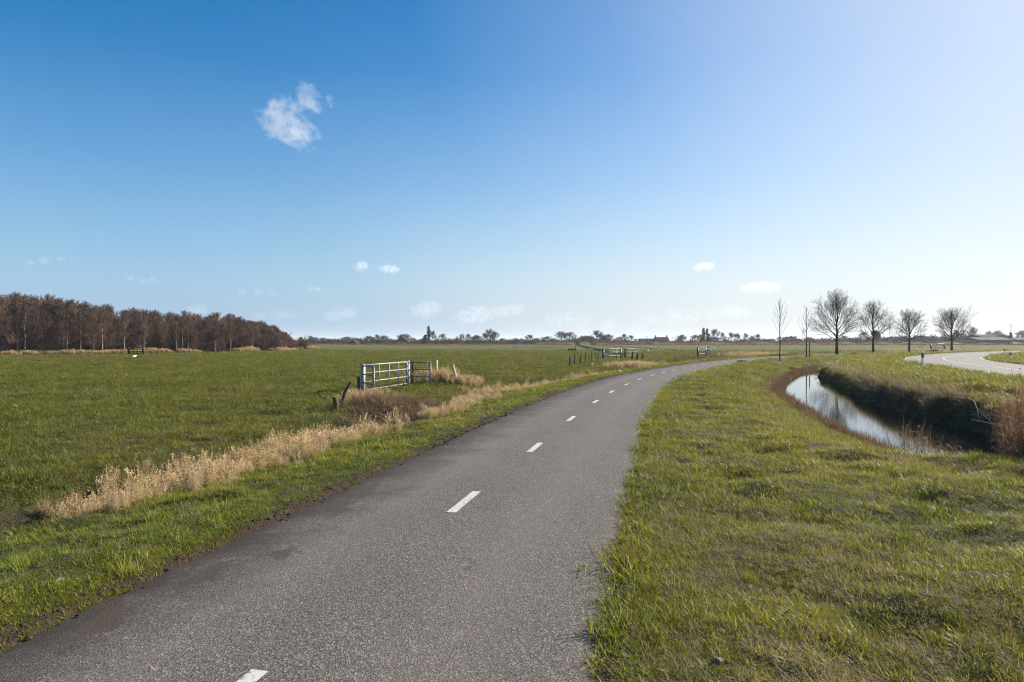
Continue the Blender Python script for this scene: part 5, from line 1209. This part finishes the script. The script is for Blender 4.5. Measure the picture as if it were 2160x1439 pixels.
def cloud(label, x, y, d, blobs, dens, rag=2.2, grow=1.45, flat=.8):
    """blobs: (dx, dy, radius) in photograph pixels at the distance d, about the centre (x, y)"""
    k = d / F; gg = np.random.default_rng(int(x + y)); bm = bmesh.new(); size = max(b_[2] for b_ in blobs) * k; B = []
    for dx, dy, r in blobs:
        c = (dx * k, gg.uniform(-.3, .3) * r * k, -dy * k); rr = r * k * grow; B.append((c, (rr, rr, rr * flat)))
        bmesh.ops.create_icosphere(bm, subdivisions=3, radius=1.0, matrix=Matrix.Translation(c) @ Matrix.Diagonal((rr * 1.12, rr * 1.12, rr * flat * 1.12, 1)))
    me = bpy.data.meshes.new("cloud"); bm.to_mesh(me); bm.free()
    me.materials.append(m_cloud(dens, size, B, (x * .37 + y * .11) % 7, rag))
    o = link("cloud", me, None, (at(x, d), d, ztop(y, d)))
    rmsh = o.modifiers.new("union", 'REMESH'); rmsh.mode = 'VOXEL'; rmsh.voxel_size = size / 7
    tag(o, label, "cloud")
cloud("largest white cloud alone high in the deep blue sky", 622, 250, 2600, [(-32, -30, 26), (-42, 0, 30), (-18, 12, 36), (-50, 22, 20), (10, 42, 30), (-8, 30, 28), (30, -42, 22), (26, -66, 15), (10, -28, 18), (38, -18, 16), (72, -38, 12), (34, 20, 12), (46, 36, 12)], .33, 5.2)
small = [(762, 563, 9000, [(-4, 0, 9), (5, -4, 7)], 1.3, "tiny round cloud above the left part of the pasture"), (820, 568, 9000, [(-10, 0, 7), (4, -1, 9), (14, 1, 6)], 1.5, "small flat cloud just right of the tiny round cloud"),
         (1485, 563, 9000, [(-12, 2, 7), (0, -1, 8), (13, -2, 6)], 2.2, "small bright flat cloud above the middle of the bend"), (1605, 607, 9000, [(-28, 3, 9), (-8, -1, 11), (14, -3, 10), (32, -2, 7)], 2.0, "bright flat cloud above the two young trees"),
         (903, 650, 14000, [(-22, 4, 11), (0, -2, 13), (18, -4, 10), (-6, 8, 16)], 1.2, "low puffy cloud above the single poplar"), (1000, 665, 14000, [(-22, 6, 14), (2, 0, 16), (22, 2, 12), (10, -8, 11)], 1.5, "brightest low puffy cloud above the middle of the horizon"),
         (1072, 655, 14000, [(-22, 4, 14), (6, -1, 13), (24, -3, 9)], 1.1, "low puffy cloud to the right of the brightest low cloud"), (722, 662, 14000, [(-26, 4, 12), (0, 0, 14), (20, -3, 11)], 1.0, "low soft cloud above the left end of the far tree line"),
         (585, 664, 14000, [(-34, 4, 11), (0, 0, 11), (26, 2, 10)], .7, "faint low cloud right above the end of the wood"), (410, 653, 14000, [(-10, 2, 10), (8, 0, 12)], .9, "small pale cloud peeping over the wood"),
         (1205, 672, 14000, [(-40, 4, 12), (-8, 0, 15), (30, 0, 13)], .9, "long faint low cloud above the blue posted gate"), (1420, 668, 14000, [(-50, 6, 14), (0, 0, 17), (44, 2, 14)], .8, "broad faint low cloud above the twin poplars"),
         (1540, 660, 14000, [(-40, 4, 13), (0, -2, 16), (30, 2, 12)], .9, "broad faint low cloud left of the first young tree"), (1290, 690, 14000, [(-60, 2, 12), (-10, -2, 14), (50, 2, 12)], .8, "long faint cloud lying lowest above the brick house"),
         (105, 550, 8000, [(-40, 5, 6), (-10, 0, 8), (24, -4, 6), (46, -4, 4)], .45, "thin grey wisp above the wood at the far left"), (300, 591, 9000, [(-26, -4, 6), (2, 1, 6), (22, -2, 6)], .35, "thin grey wisp above the middle of the wood"),
         (545, 616, 12000, [(-34, 0, 6), (0, 0, 7), (30, 2, 6)], .35, "thin faint wisp above the right end of the wood"), (664, 609, 12000, [(-10, 0, 5), (6, 0, 6)], .4, "tiny faint wisp above the dark barn house"),
         (2010, 635, 12000, [(-36, 2, 8), (0, 0, 10), (32, 1, 8)], .8, "thin white cloud above the last roadside tree"), (2130, 622, 12000, [(-30, 2, 8), (10, 0, 9)], .8, "thin white cloud at the right edge of the view")]
for x_, y_, d_, bl, dn, lab in small: cloud(lab, x_, y_, d_, bl, dn * (.20 if y_ < 630 else .09), 4.6, 2.1, .7)

# ------------------------------------------------------------------ the air over the polder: thin even haze round camera and ground
m = N("haze_air"); v = m.n("VolumePrincipled"); v.inputs["Color"].default_value = (.86, .92, 1.0, 1); v.inputs["Density"].default_value = .00016; v.inputs["Anisotropy"].default_value = .25
m.l(v.outputs[0], m.out.inputs["Volume"])
hz = MB().box((0, 0, 18.5), (19000, 19000, 43)).build("haze", m.m); tag(hz, kind="stuff"); hz["label"] = "thin pale haze over the fields"
